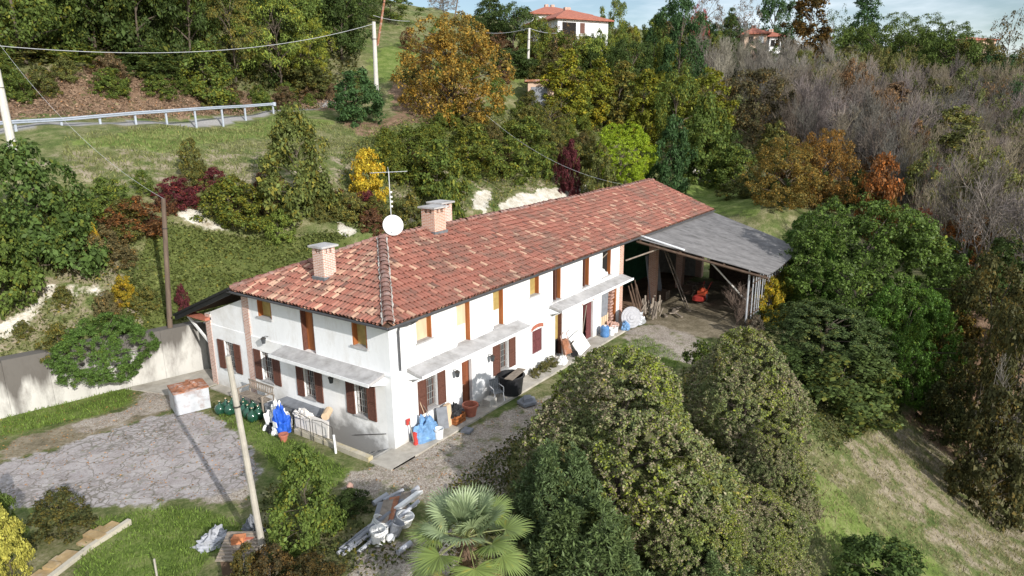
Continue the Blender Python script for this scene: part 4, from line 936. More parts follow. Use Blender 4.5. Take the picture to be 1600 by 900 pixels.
# crate with black bag
e = empty('wooden_crate', (3.1, -.5, .05), 'wooden crate beside the terracotta tub', 'crate')
mb = MB()
for k in range(3):
    z = .06+k*.14; mb.box(2.86, 3.46, -.77, -.75, z, z+.11); mb.box(2.86, 3.46, -.33, -.31, z, z+.11); mb.box(2.84, 2.86, -.77, -.31, z, z+.11); mb.box(3.46, 3.48, -.77, -.31, z, z+.11)
mb.box(2.86, 3.46, -.75, -.33, .06, .09); mb.build('slats', 'orange_wood', e)
single('black_bag', crumple((3.12, -.5, .36), .3, .25, .5, 8), 'black', (3.12, -.5, .36), 'full black bag sitting in the wooden crate', 'bag')
single('blue_cloth', crumple((3.6, -.3, .05), .17, .14, .42, 5), 'blue_tarp', (3.6, -.3, .05), 'small blue cloth heaped between crate and terracotta tub', 'cloth')
e = empty('plant_tub', (4.0, -.62, .05), 'large empty terracotta tub in front of the brown door', 'plant pot')
MB().lathe((4.0, -.62, .05), [(0, 0), (.22, 0), (.31, .44), (.36, .44), (.36, .54), (.30, .54), (.28, .3), (0, .3)], 20).build('pot', 'terracotta', e); MB().lathe((4.0, -.62, .36), [(.27, 0), (.12, .03), (0, .03)], 16).build('soil', 'oldwood', e)
q = P(585+ (986-900)/5.6*0+ 731, 673) if False else P(730, 672); single('paving_slab', MB().obox((q[0], q[1], .04), (.22, .05, 0), (-.04, .2, 0), (0, 0, .04)), 'slate', q, 'loose square slab at the pavement edge near the tub', 'slab')
# concrete block, plastic chair, black tub
q = np.array([5.35, -.62, .05]); single('concrete_block', MB().box(5.1, 5.62, -.85, -.45, .045, .36), 'concrete', q, 'rough concrete block in front of the grey plastic chair', 'block')
def chair(c, rz, label):
    e = empty('garden_chair', c, label, 'chair'); cs, sn = math.cos(rz), math.sin(rz)
    def W(x, y, z): return (c[0]+x*cs-y*sn, c[1]+x*sn+y*cs, c[2]+z)
    U, Vv = np.array([cs, sn, 0]), np.array([-sn, cs, 0])
    MB().obox(W(0, 0, .42), U*.23, Vv*.22, (0, 0, .02)).build('seat', 'stone_grey', e)
    mb = MB()
    for k in range(5): mb.obox(W(-.18+k*.09, .24, .66), U*.032, Vv*.01, np.array([0, 0, .22])+Vv*.05)
    mb.obox(W(0, .30, .90), U*.22, Vv*.012, (0, 0, .04)); mb.build('backrest', 'stone_grey', e)
    for sx in (-.22, .22):
        for sy in (-.2, .22): MB().tube([W(sx, sy, .42), W(sx*1.15, sy*1.2, 0)], .022, 6).build('leg', 'white_metal' if sy < 0 else 'stone_grey', e)
        MB().tube([W(sx*1.15, -.2, .42), W(sx*1.2, -.16, .64), W(sx*1.15, .24, .66)], .02, 6).build('armrest', 'white_metal', e)
    return e
MT['stone_grey'] = mat('stone_grey', (.17, .18, .19), .5, var=.15)
chair((5.95, -.62, .05), R(-25), 'grey plastic armchair beside the black tub')
q = np.array([7.0, -.7, .05]); e = empty('black_tub', q, 'large black plastic tub under the second shuttered window', 'tub')
MB().lathe(q, [(0, 0), (.48, 0), (.58, .85), (.65, .87), (.65, .92), (.56, .92), (.5, .3), (0, .3)], 24).build('body', 'black', e, smooth=False)
MB().lathe(q, [(.56, .6), (.0, .6)], 24).build('water', 'glass', e)
single('plank', MB().obox((7.1, -.85, .99), (.72, .12, 0), (-.03, .2, 0), (0, 0, .02)), 'greywood', (7.1, -.85, .97), 'wide grey board lying across the black tub', 'board')
q = P(822, 629, .0); mb = MB(); mb.prism([q+[-.5, -.25, 0], q+[.1, -.5, 0], q+[.55, -.1, 0], q+[.5, .35, 0], q+[-.3, .3, 0]], (0, 0, .12)); mb.prism([q+[-.3, -.1, .12], q+[.1, -.3, .12], q+[.35, .0, .12], q+[.1, .2, .12]], (.02, .02, .14))
single('stone_slab', mb, 'slate', q, 'broken grey stone slab lying on the grass by the black tub', 'stone')
# wheelbarrow upended against the doorway with yellow board
q = np.array([12.3, -.55, .05]); e = empty('wheelbarrow', q, 'rusty wheelbarrow standing on its nose by the yellow boarded doorway', 'wheelbarrow')
MB().prism([q+[-.1, .1, .25], q+[.45, .0, .25], q+[.4, .3, 1.0], q+[-.02, .35, 1.0]], (-.14, -.2, .05)).build('tray', 'rust', e)
for s in (-.12, .5): MB().tube([q+[s, -.1, .15], q+[s, .3, 1.25], q+[s-.05, .1, 1.5]], .022, 6).build('handle', 'pinkstone', e)
MB().lathe(q+[.45, -.25, .2], [(0, -.04), (.13, -.04), (.2, -.05), (.2, .05), (.13, .04), (0, .04)], 16, (1, .3, 0)).build('wheel', 'black', e)
q = P(868, 572, .05); single('white_sack', crumple((11.6, -.75, .05), .3, .22, .42, 12), 'white', (11.6, -.75, .05), 'white sack at the foot of the wheelbarrow', 'sack')
single('white_sheet', MB().obox((13.75, -.55, .55), (.62, .02, .1), (.02, .36, .42), (0, .02, -.018)), 'white', (13.75, -.9, .05), 'white board leaning between the two narrow doors', 'board')
single('dark_board', MB().obox((13.02, -.3, .5), (.05, .0, 0), (.0, .28, -.35), (.02, .03, .02)), 'oldwood', (13.02, -.5, .05), 'dark narrow board leaning beside the white sheet', 'board')
# blue drum, white buckets, round grey disc
e = empty('blue_drum', (16.75, -.55, .05), 'small blue plastic drum by the red double door', 'drum')
MB().lathe((16.75, -.55, .05), [(0, 0), (.24, 0), (.27, .1), (.25, .3), (.27, .55), (.2, .64), (0, .64)], 16).build('body', 'blue_drum', e); MB().lathe((16.75, -.55, .69), [(.08, 0), (.08, .05), (0, .05)], 10).build('lid', 'white', e)
bucket((17.2, -.75, .05), .2, .42, 'white', 'white bucket right beside the blue drum', 'white buckets by the ruined opening')
bucket((17.75, -.7, .05), .2, .36, 'white', 'white bucket nearest the round grey disc', 'white buckets by the ruined opening')
single('light_blue_sack', crumple((18.6, -1.0, .05), .3, .25, .45, 15), 'blue_tarp', (18.6, -1.0, .05), 'pale blue sack under the round grey disc', 'sack')
single('rubble_heap', crumple((18.0, -.35, .05), .7, .3, .4, 16, amp=.8), 'pinkstone', (18.0, -.35, .05), 'small heap of rubble under the ruined opening', 'rubble')
dn2 = np.array([-.62, -.72, .25]); dn2 /= np.linalg.norm(dn2); q = np.array([19.15, -1.1, .68])
MT['disc_grey'] = mat('disc_grey', (.36, .36, .38), .6, var=.15, scale=5)
single('round_disc', MB().lathe(q, [(0, .1), (.12, .1), (.16, .06), (.3, .06), (.34, .03), (.5, .03), (.54, .0), (.62, .02), (.66, 0), (.66, -.04), (0, -.04)], 32, dn2), 'disc_grey', (19.15, -1.1, .05), 'large round grey ribbed disc leaning at the end of the house wall', 'disc')
single('plastic_sheet', crumple((20.3, -1.0, .0), .5, .4, .7, 21), 'galv', (20.3, -1.0, .0), 'crumpled pale plastic sheet behind the round disc', 'plastic sheet')
# left wall: bench, demijohns, bags, ledge, mattress, rails
e = empty('garden_bench', (-1.0, 7.6, .0), 'weathered slatted bench against the left wall', 'bench')
def bench():
    y0, y1, x = 6.75, 8.55, -.75
    mb = MB()
    for k in range(5): mb.box(x-.42+k*.1, x-.34+k*.1, y0, y1, .72, .75)
    mb.build('seat', 'greywood', e)
    mb = MB(); mb.box(x+.16, x+.2, y0, y1, 1.2, 1.27); mb.box(x+.16, x+.2, y0, y1, .85, .9)
    for k in range(14): mb.box(x+.165, x+.195, y0+.05+k*.128, y0+.09+k*.128, .9, 1.2)
    mb.build('backrest', 'greywood', e)
    for yy in (y0, y1-.06):
        mb = MB(); mb.box(x-.45, x-.39, yy, yy+.06, 0, .98); mb.build('leg', 'greywood', e); mb = MB(); mb.box(x+.14, x+.2, yy, yy+.06, 0, .85); mb.build('leg', 'greywood', e)
        mb = MB(); mb.box(x-.46, x+.16, yy, yy+.06, .98, 1.02); mb.build('armrest', 'greywood', e)
bench()
MT['green_glass'] = mat('green_glass', (.012, .055, .032), .1, var=.5, scale=5, spec=.8)
dj = [(-1.35, 8.75), (-1.5, 8.3), (-1.4, 7.85), (-1.62, 8.85), (-1.75, 8.4), (-1.5, 7.4), (-1.3, 6.95), (-1.1, 8.3), (-1.05, 7.7), (-1.6, 6.95), (-1.0, 7.2), (-1.95, 8.8)]
first = None
for k, (x, y) in enumerate(dj):
    if first is None:
        e = empty('demijohn', (x, y, .0), 'green glass demijohn standing by the bench', 'demijohn', 'green demijohns by the bench')
        MB().lathe((x, y, 0), [(0, 0), (.17, .0), (.235, .12), (.245, .26), (.19, .40), (.06, .48), (.045, .58), (.05, .6), (0, .6)], 18).build('body', 'green_glass', e, smooth=True); MB().lathe((x, y, .58), [(.035, 0), (.035, .05), (0, .05)], 8).build('stopper', 'plywood', e); first = e
    else:
        c = first.copy(); COL.objects.link(c); c.location = (x, y, 0)
        for ch in list(first.children): d = ch.copy(); COL.objects.link(d); d.parent = c
MB_ = MB(); MB_.box(-.62, -.1, 3.75, 6.5, .0, .62); MB_.box(-.66, -.06, 3.7, 6.55, .62, .70); o_ = MB_.build('stone_ledge', 'slate', None, (-.4, 5, 0)); tag(o_, 'long dark ledge under the middle window of the left wall', 'ledge')
single('dark_chest', MB().box(-1.15, -.68, 6.05, 6.65, 0, .66).box(-1.18, -.65, 6.02, 6.68, .66, .71), 'slate', (-.9, 6.3, 0), 'dark flat-topped chest between bench and white bags', 'chest')
for k, (x, y, sx, sy, sz, sd_) in enumerate(((-1.35, 5.3, .4, .35, .85, 31), (-1.6, 5.7, .28, .25, .7, 33), (-1.2, 5.75, .32, .3, .95, 35), (-1.75, 5.05, .2, .2, .5, 36))):
    single('white_bag', crumple((x, y, 0), sx, sy, sz, sd_, amp=.45), 'white', (x, y, 0), ['plump white bag right of the blue bag', 'white bag with a slumped top nearest the demijohns', 'tallest white bag at the back of the heap', 'small white bag at the front of the heap'][k], 'bag', 'white bags heaped by the left wall')
e = empty('blue_bag', (-1.7, 4.75, 0), 'bright blue plastic bag with a white label on the bag heap', 'bag')
crumple((-1.62, 4.9, .0), .3, .34, 1.05, 41, amp=.5).build('sack', 'blue', e); MB().obox((-1.97, 4.85, .55), (.0, .12, 0), (-.01, 0, .12), (.012, 0, 0)).build('paper_label', 'white', e)
single('black_bag', crumple((-1.75, 5.45, 0), .22, .2, .35, 44), 'black', (-1.75, 5.45, 0), 'black bag at the foot of the white bags', 'bag')
single('mattress', MB().obox((-1.02, 3.75, .42), (.05, .02, .0), (.0, 1.05, .0), (.03, 0, .42)), 'cloth', (-1.0, 3.75, 0), 'pale mattress propped upright behind the iron hoops', 'mattress')
single('white_cloth', crumple((-1.0, 4.25, .7), .22, .5, .25, 47, amp=.7), 'cloth', (-1, 4.25, .7), 'pale rags lying over the end of the mattress', 'cloth')
single('foam_roll', MB().tube([(-.8, 3.1, .9), (-.35, 3.4, .95)], .17, 10), 'plywood', (-.6, 3.2, .7), 'cream roll lying under the barred window', 'roll')
for k in range(2):
    y = 4.6-1.35*k; e = empty('iron_hoop_rail', (-1.35, y-.6, 0), ['iron hoop railing nearer the blue bag', 'iron hoop railing nearer the corner of the house'][k], 'railing', 'iron hoop railings on the parapet')
    for yy in (y, y-.6, y-1.2): MB().tube([(-1.35, yy, .0), (-1.35, yy, .95)], .014, 5).build('post', 'iron_dark', e)
    MB().tube([(-1.35, y, .95), (-1.35, y-.6, 1.02), (-1.35, y-1.2, .95)], .012, 5).build('hoop', 'iron_dark', e); MB().tube([(-1.35, y, .35), (-1.35, y-1.2, .35)], .01, 5).build('rail', 'iron_dark', e)
mb = MB(); mb.prism([(-1.32, .12, -.4), (-1.08, .12, -.4), (-1.08, .12, .18), (-1.32, .12, .18)], (0, 4.4, 0))
o_ = mb.build('parapet', mat('lichen_concrete', (.42, .38, .30), .95, var=.25, scale=2.2, dirt=((.5, .38, .08), .7, 1.6)), None, (-1.2, 2.2, 0)); tag(o_, 'low yellow-stained concrete parapet beside the cellar stair', 'low wall')
single('white_post', MB().tube([(-1.5, 1.75, -.1), (-1.5, 1.8, .75)], .045, 8), 'white', (-1.5, 1.75, 0), 'short white post beside the parapet', 'post')
single('handrail', MB().tube([(-.12, 2.2, .05), (-.12, .35, .62)], .018, 6), 'iron_dark', (-.12, 1.2, .3), 'thin dark handrail slanting across the foot of the left wall', 'handrail')
e = empty('flower_pot', (-1.95, 4.3, 0), 'small terracotta pot in front of the blue bag', 'plant pot'); MB().lathe((-2.0, 4.3, -.02), [(0, 0), (.12, 0), (.17, .26), (.2, .26), (.2, .33), (.16, .33), (0, .28)], 14).build('pot', 'terracotta', e)
for k in range(4): MB().tube([(-1.6+.1*k, 5.0-.35*k, 0), (-1.45+.05*k, 4.85-.4*k, .9)], .012, 4)
# galvanised bin with rusty lid
q = np.array([-2.3, 10.6, 0]); e = empty('metal_bin', q, 'square galvanised bin with a rusty caved-in lid', 'metal bin')
th = R(-18); U = np.array([math.cos(th), math.sin(th), 0])*.72; Vv = np.array([-math.sin(th), math.cos(th), 0])*.62
MB().obox(q+[0, 0, .5], U, Vv, (0, 0, .5)).build('body', 'galv_rust', e)
mb = MB(); mb.obox(q+[0, 0, 1.02], U*1.03, Vv*1.03, (0, 0, .03))
for k in range(14): a = random.uniform(-.8, .8); b_ = random.uniform(-.8, .8); t_ = random.uniform(0, 3); mb.obox(q+U*a+Vv*b_+[0, 0, 1.07], (.16*math.cos(t_), .16*math.sin(t_), .05), (-.1*math.sin(t_), .1*math.cos(t_), 0), (0, 0, .012))
mb.build('lid', 'rust', e)
# retaining wall of cast concrete
wall_pts = [(x, float(wall_y(x))) for x in (-26, -20, -15, -12, -9.4, -7.2, -5.6, -4.0, -2.5, -1.0, 1.0)]
tops = [2.3, 2.3, 2.35, 2.4, 2.45, 2.5, 2.5, 2.55, 2.5, 2.45]
for i in range(10):
    (x0, y0), (x1, y1) = wall_pts[i], wall_pts[i+1]; mb = MB(); zt = tops[i]+(.05 if i % 2 else 0)
    mb.prism([(x0, y0-.02, -.4), (x1-.012, y1-.02, -.4), (x1-.012, y1+.68, -.4), (x0, y0+.68, -.4)], (0, 0, zt+.4))
    if i == 0: rw = empty('retaining_wall', (-8, 16.8, 0), 'long stained concrete retaining wall at the foot of the bank', 'retaining wall')
    mb.build('wall_panel', 'wall_conc', rw) if 'wall_conc' in MT else None
    if 'wall_conc' not in MT:
        m = mat('wall_conc', (.47, .455, .42), .92, var=.12, scale=1.0, bump=.35, bscale=7, dirt=((.15, .135, .12), .9, 1.1), stretch=(1, 1, .4)); MT['wall_conc'] = m
        nn, ll = m.node_tree.nodes, m.node_tree.links; b = nn['Principled BSDF']; src = b.inputs['Base Color'].links[0].from_socket
        t = nn.new('ShaderNodeTexCoord'); s = nn.new('ShaderNodeSeparateXYZ'); ll.new(t.outputs['Object'], s.inputs[0])
        x = nn.new('ShaderNodeTexNoise'); x.inputs['Scale'].default_value = 1.3; x.inputs['Detail'].default_value = 8; mp_ = nn.new('ShaderNodeMapping'); mp_.inputs['Scale'].default_value = (1, 1, .18); ll.new(t.outputs['Object'], mp_.inputs[0]); ll.new(mp_.outputs[0], x.inputs['Vector'])
        # moss and run-off streaks creeping down from the coping
        mr = nn.new('ShaderNodeMapRange'); mr.inputs[1].default_value = .6; mr.inputs[2].default_value = 3.0; ll.new(s.outputs[2], mr.inputs[0])
        ad = nn.new('ShaderNodeMath'); ad.operation = 'MULTIPLY_ADD'; ll.new(x.outputs['Fac'], ad.inputs[0]); ad.inputs[1].default_value = 2.4; a2 = nn.new('ShaderNodeMath'); a2.operation = 'SUBTRACT'; ll.new(mr.outputs[0], a2.inputs[0]); a2.inputs[1].default_value = 1.2; ll.new(a2.outputs[0], ad.inputs[2])
        rr = nn.new('ShaderNodeValToRGB'); rr.color_ramp.elements[0].position = .26; rr.color_ramp.elements[1].position = .62; rr.color_ramp.elements[1].color = (.9, .9, .9, 1); ll.new(ad.outputs[0], rr.inputs[0])
        mm_ = nn.new('ShaderNodeMix'); mm_.data_type = 'RGBA'; ll.new(rr.outputs[0], mm_.inputs['Factor']); ll.new(src, mm_.inputs['A']); mm_.inputs['B'].default_value = (.085, .075, .065, 1); ll.new(mm_.outputs['Result'], b.inputs['Base Color'])
        mb.build('wall_panel', m, rw)
mb = MB(); mb.box(1.0, 36, 14.5, 14.8, -.4, 2.4); mb.build('wall_panel', 'wall_conc', rw)

# ---- poles and wires
def pole(name, base, top, r0, r1, m, label, cat='pole', band=False, group=None):
    e = empty(name, base, label, cat, group); base, top = np.array(base, float), np.array(top, float)
    MB().tube([base-(top-base)*.06, base+(top-base)*.5, top], [r0, (r0+r1)/2, r1], 10).build('shaft', m, e)
    c = base+(top-base)*.78; MB().tube([c, c+(top-base)*.006], r0*1.05, 10).build('band', 'iron_dark', e); return e
p0 = at_z(417, 893, -.35); d0 = math.hypot(*(p0-CAM)[:2]); t0 = at_d(356, 556, d0); pole('wooden_pole', p0, t0, .105, .075, 'pole_conc', 'bare leaning pole without wires in front of the house')
p1 = np.array([-.63, 14.85+.35, 2.2]); d1 = math.hypot(*(p1-CAM)[:2]); p1 = at_d(266, 518, d1); t1 = at_d(255, 310, d1); pole('utility_pole', p1, t1, .13, .1, 'pole_wood', 'dark wooden pole rising behind the retaining wall', 'utility pole')
p2 = G(21, 235); d2 = math.hypot(*(p2-CAM)[:2]); p2 = at_d(21, 238, d2); t2 = at_d(-6, 108, d2); pole('utility_pole', p2, t2, .24, .2, 'pole_white', 'thick white pole at the left edge in front of the guardrail', 'utility pole')
d3 = 78; p3 = at_d(588, 140, d3); t3 = at_d(584, 34, d3); p3[2] = min(p3[2], float(hgt(p3[0], p3[1]))); e3 = pole('utility_pole', p3, t3, .26, .19, 'pole_white', 'pale concrete pole carrying the long wire above the road', 'utility pole')
d4 = 100; p4 = on(603, d4); t4 = at_d(603, -15, d4); e4 = pole('utility_pole', p4, t4, .18, .14, 'rust', 'thin rusty brown pole behind the pale concrete pole', 'utility pole')
d5 = 96; p5 = on(825, d5); t5 = at_d(827, 44, d5); e5 = pole('utility_pole', p5, t5, .2, .15, 'pole_white', 'pale pole with cross wires left of the hilltop villa', 'utility pole')
d6 = 122; p6 = on(718, d6); t6 = at_d(718, -20, d6); pole('utility_pole', p6, t6, .12, .1, 'pole_wood', 'very thin dark pole above the autumn walnut tree', 'utility pole')
def wire(a, b, sagm, r, label):
    a, b = np.array(a, float), np.array(b, float); pts = [a+(b-a)*t-np.array([0, 0, sagm*4*t*(1-t)]) for t in np.linspace(0, 1, 26)]
    single('overhead_wire', MB().tube(pts, r, 4), 'wire', a, label, 'wire')
wire(t3-[0, 0, .2], at_d(-60, 66, 60), 1.6, .022, 'long overhead wire crossing the dark trees above the road')
wire(t3-[0, 0, .3], at_d(-2, 66, 51), .3, .022, 'second strand running close under the long wire') if False else None
wire(at_d(583, 24, 99), at_d(640, 33, 105), .2, .03, 'short wire from the thin rusty pole towards the autumn tree')
wire(at_d(740, 48, 110), t5, .5, .04, 'wire reaching the pale pole from the cedar'); wire(t5, at_d(870, 52, 104), .2, .03, 'wire leaving the pale pole towards the villa')
wire(at_d(-3, 66, 51), t1, 1.0, .007, 'thin wire slanting down across the meadow to the dark wooden pole')
wire(at_d(760, 180, 70), at_d(985, 290, 60), 1.2, .01, 'thin wire slanting down behind the roof to the right')
# ---- guardrail along the road
MT['rail_steel'] = mat('rail_steel', (.40, .44, .50), .5, metal=.2, var=.1)
rail_px = [(-70,212,54.2),(-22,208,54.8),(25,204,55.6),(97,200,57.2),(157,194.5,58.6),(212,189.5,60.2),(260,186,61.7),(305,182.5,63.4),(347,179.5,65.6),(383,177.3,68),(427,173.5,70.6)]
gr_ = empty('guardrail', G(212, 196), 'pale steel guardrail along the road above the meadow', 'guardrail')
top = []
for i, (px, py, d) in enumerate(rail_px):
    b = at_d(px, py, d); g = float(hgt(b[0], b[1])); zt = at_d(px, py-15.5*56/d*1.05, d)[2]
    MB().box(b[0]-.07, b[0]+.07, b[1]-.05, b[1]+.05, min(g, b[2])-.3, zt).build('post', 'rail_steel', gr_); top.append(np.array([b[0], b[1]-.12, zt-.12]))
mb = MB()
prof = [(.0, .13), (-.08, .085), (-.08, .045), (0, 0), (-.08, -.045), (-.08, -.085), (0, -.13)]
V = []; F = []
for k, t in enumerate(top):
    for dy, dz in prof: V.append((t[0], t[1]+dy, t[2]+dz))
    for dy, dz in prof: V.append((t[0], t[1]+dy+.02, t[2]+dz))
for k in range(len(top)-1):
    for s in (0, 7):
        for j in range(6): a = k*14+s+j; F.append((a, a+1, a+15, a+14) if s == 0 else (a+1, a, a+14, a+15))
mb.add(V, F); mb.build('beam', 'rail_steel', gr_)
t = top[-1]; mb = MB(); mb.lathe(t+[.1, 0, -.17], [(0, 0), (.16, 0), (.16, .34), (0, .34)], 12); mb.build('end_cap', 'rail_steel', gr_)

# ---- heap of pipes and buckets in the foreground
hc = at_z(600, 835, -.45)
def hp(px, py, z): return G(px, py)+np.array([0, 0, z+.42])
pp = [((528,868),(650,795),.09),((536,872),(640,800),.08),((545,862),(610,815),.1),((560,866),(655,800),.085),((556,845),(625,795),.1),((584,795),(606,783),.13),((575,850),(612,828),.08),((610,800),(655,778),.12),((622,872),(642,856),.12),((535,858),(590,830),.06),((530,864),(575,838),.05),((600,790),(632,782),.1)]
for k, (a, b, r_) in enumerate(pp):
    A, B = hp(*a, -.35+.06*(k % 3)), hp(*b, -.25+.08*(k % 4))
    single('plastic_pipe', MB().tube([A, B], r_*.75, 12), ('pvc', 'pvc', 'slate', 'pvc')[k % 4], A, 'grey or white plastic pipe in the scrap heap beside the palm', 'pipe', 'plastic pipes in the scrap heap')
A, B = hp(622, 812, .0), hp(657, 792, .15); single('white_gutter', MB().obox((A+B)/2, (B-A)/2, (.08, -.08, 0), (0, 0, .05)), 'white', A, 'clean white length of gutter on top of the scrap heap', 'gutter')
for k, (px, py, r_, h, m_, lb, tl) in enumerate(((592,852,.24,.5,'white','large white bucket at the front of the scrap heap',(0,0,1)),(586,830,.24,.4,'white','open white bucket tipped over behind the large one',(.4,-.3,.8)),(602,846,.14,.42,'white','narrow white bucket right of the large one',(0,.1,1)),(616,838,.2,.42,'pvc','grey bucket tilted at the middle of the scrap heap',(.3,-.2,.9)),(631,822,.28,.35,'white','wide white basin of the scrap heap next to the palm fronds',(.1,-.2,1)))):
    bucket(hp(px, py, -.35), r_, h, m_, lb, None, tl)
single('white_ball_float', MB().lathe(hp(611, 852, -.3), [(0, 0), (.1, .03), (.14, .13), (.1, .23), (0, .26)], 12), 'white', hp(611, 852, -.3), 'small round white container at the front of the scrap heap', 'container')
for k in range(5):
    A, B = hp(588+k*9, 832-k*3, -.2), hp(600+k*9, 806-k*4, .1); single('scrap_board', MB().obox((A+B)/2, (B-A)/2, (.14, -.1, 0), (0, 0, .015)), ['slate', 'greywood', 'rust', 'slate', 'greywood'][k], A, ['grey', 'wooden', 'rusty', 'dark grey', 'pale wooden'][k]+' board sticking out of the scrap heap', 'board')
# brick-topped hutch by the leaning pole
q = hp(378, 890, -.45); e = empty('wooden_hutch', q, 'small hutch with a slatted plank roof beside the leaning pole', 'hutch')
U = RT*1.0; U = np.array([U[0], U[1], 0]); U /= np.linalg.norm(U); Vv = np.array([-U[1], U[0], 0])
mb = MB()
for k in range(9): mb.obox(q+Vv*(-.35+k*.11)+[0, 0, .62+.035*k], U*.55, Vv*.05, (0, 0, .018))
mb.build('plank_roof', 'greywood', e); MB().obox(q+[0, 0, .25], U*.45, Vv*.3, (0, 0, .33)).build('body', 'oldwood', e); MB().obox(q+U*.42-Vv*.42+[0, 0, .25], U*.16, Vv*.01, (0, 0, .38)).build('side_sheet', 'white', e)
b = q+Vv*.25-U*.1+[0, 0, .88]; single('clay_block', MB().obox(b, U*.17+Vv*.03, Vv*.12, (0, 0, .1)), 'orange_brick', b-[0, 0, .1], 'orange clay block lying on the hutch roof', 'brick') if 'orange_brick' in MT else single('clay_block', MB().obox(b, U*.17+Vv*.03, Vv*.12, (0, 0, .1)), mat('orange_brick', (.52, .2, .09), .9), b-[0, 0, .1], 'orange clay block lying on the hutch roof', 'brick')
single('flat_brick', MB().obox(b+U*.28+Vv*.12-[0, 0, .05], U*.12+Vv*.02, Vv*.1, (0, 0, .04)), 'terracotta', b+U*.28, 'flat brick behind the orange clay block', 'brick')
q2_ = hp(333, 848, -.4); single('plastic_sheet', crumple(q2_, .5, .4, .3, 61, amp=.8), 'pvc', q2_, 'crumpled silver plastic sheet on the grass left of the hutch', 'plastic sheet')
q2_ = hp(396, 832, -.4); single('plastic_sheet', crumple(q2_, .3, .25, .4, 64, amp=.8), 'slate', q2_, 'dark grey crumpled plastic behind the leaning pole', 'plastic sheet')
q2_ = hp(548, 775, -.2); single('red_canister', MB().lathe(q2_, [(0, 0), (.11, 0), (.12, .2), (.04, .3), (0, .3)], 10), 'pinkstone', q2_, 'faded red canister beside the bush by the driveway', 'canister')
# garden edging wall at lower left
e = empty('rubble_wall', hp(150, 850, -.2), 'low crumbling ochre stone wall at the edge of the lawn', 'low wall')
mm1 = mat('ochre_stone', (.34, .24, .12), .95, var=.35, scale=2.5, dirt=((.45, .42, .36), .7, 2)); mm2 = mat('coping', (.45, .41, .33), .95, var=.2, scale=2, dirt=((.2, .17, .1), .6, 2))
A, B, C_ = hp(70, 908, -.52), hp(135, 858, -.52), hp(198, 817, -.50)
mb = MB()
for a, b in ((A, B), (B, C_)):
    t = (b-a); L = np.linalg.norm(t); t /= L; s_ = np.array([-t[1], t[0], 0])
    for k in range(int(L/.3)):
        mb.obox(a+t*(.15+k*.3)+[0, 0, .06+random.uniform(-.02, .02)]+s_*.18, t*.148, s_*(.26+random.uniform(-.09, .09)), (0, 0, .2+random.uniform(-.07, .07)))
mb.build('stones', mm1, e)
mb = MB()
for a, b in ((A, B), (B, C_)): t = b-a; s_ = np.array([-t[1], t[0], 0])/np.linalg.norm(t); mb.obox((a+b)/2-s_*.16+[0, 0, .05], t/2*.99, s_*.08, (0, 0, .22))
mb.build('coping', mm2, e)
q = hp(246, 905, -.35); single('garden_stake', MB().tube([q, q+[0, 0, .6]], .03, 6), 'pole_conc', q, 'short grey stake standing in the lawn at the bottom edge', 'stake')

# ---- villa on the hill and other distant buildings
def hip_house(name, px, d, py_base, py_eave, w_px, depth_m, rz, roof_h, wall_m, roof_m, label, wins, porch=None, over=.7):
    b = at_d(px, py_base, d); g = min(float(hgt(b[0], b[1])), b[2]); zt = at_d(px, py_eave, d)[2]; w = w_px/FPX*d
    e = empty(name, (b[0], b[1], g), label, 'house'); ux = np.array([RT[0]*math.cos(rz)-RT[1]*math.sin(rz), RT[0]*math.sin(rz)+RT[1]*math.cos(rz), 0]); ux /= np.linalg.norm(ux); uy = np.array([-ux[1], ux[0], 0])
    c = np.array([b[0], b[1], 0])+uy*depth_m/2
    MB().obox(c+[0, 0, (g-1+zt)/2], ux*w/2, uy*depth_m/2, (0, 0, (zt-g+1)/2)).build('wall', wall_m, e)
    W, D = w/2+over, depth_m/2+over; rl = max(W-D, .2)
    mb = MB(); Pn = [c+ux*sx*W+uy*sy*D+[0, 0, zt] for sx, sy in ((-1,-1),(1,-1),(1,1),(-1,1))]; Q = [c-ux*rl+[0, 0, zt+roof_h], c+ux*rl+[0, 0, zt+roof_h]]
    Pb = [p-[0, 0, .2] for p in Pn]
    mb.add(Pn+Q+Pb, [(0, 1, 5, 4), (1, 2, 5), (2, 3, 4, 5), (3, 0, 4), (6, 9, 8, 7), (0, 6, 7, 1), (1, 7, 8, 2), (2, 8, 9, 3), (3, 9, 6, 0)]); r = mb.build('roof', roof_m, e)
    for (fx, z0, z1, ww, m_) in wins:
        o = c+ux*fx*w-uy*(depth_m/2+.03); f = MB().obox(o+[0, 0, zt-(z0+z1)/2], ux*ww/2, uy*.04, (0, 0, (z1-z0)/2)).build('window', m_, e)
        MB().obox(o-uy*.02+[0, 0, zt-z1-.06], ux*(ww/2+.1), uy*.08, (0, 0, .05)).build('sill', 'slab', f)
    for k in range(2): mb = MB(); mb.obox(c+ux*(k*2-1)*rl*.6+uy*.5+[0, 0, zt+roof_h*.8], ux*.3, uy*.3, (0, 0, .8)); mb.build('chimney', 'brick', r)
    return e
villa = hip_house('villa', 911, 118, 78, 30, 88, 9, R(28), 2.0, 'plaster', 'tile_far', 'white hilltop villa with a hipped red roof', [(-.28, .6, 3.3, 2.6, 'dark'), (-.02, .6, 2.2, .9, 'shutter')])
hip_house('villa', 875, 130, 78, 22, 90, 9, R(20), 1.8, 'plaster', 'tile_far', 'red-roofed wing behind the white hilltop villa', [(-.2, .8, 2.2, 1.2, 'dark')])
hip_house('cottage', 1180, 150, 70, 52, 30, 6, R(-10), 1.3, 'tan_wall', 'tile_far', 'small cottage with a bright red roof among the hilltop trees', [(-.2, .6, 1.8, .9, 'dark'), (.25, .6, 1.8, .9, 'white')])
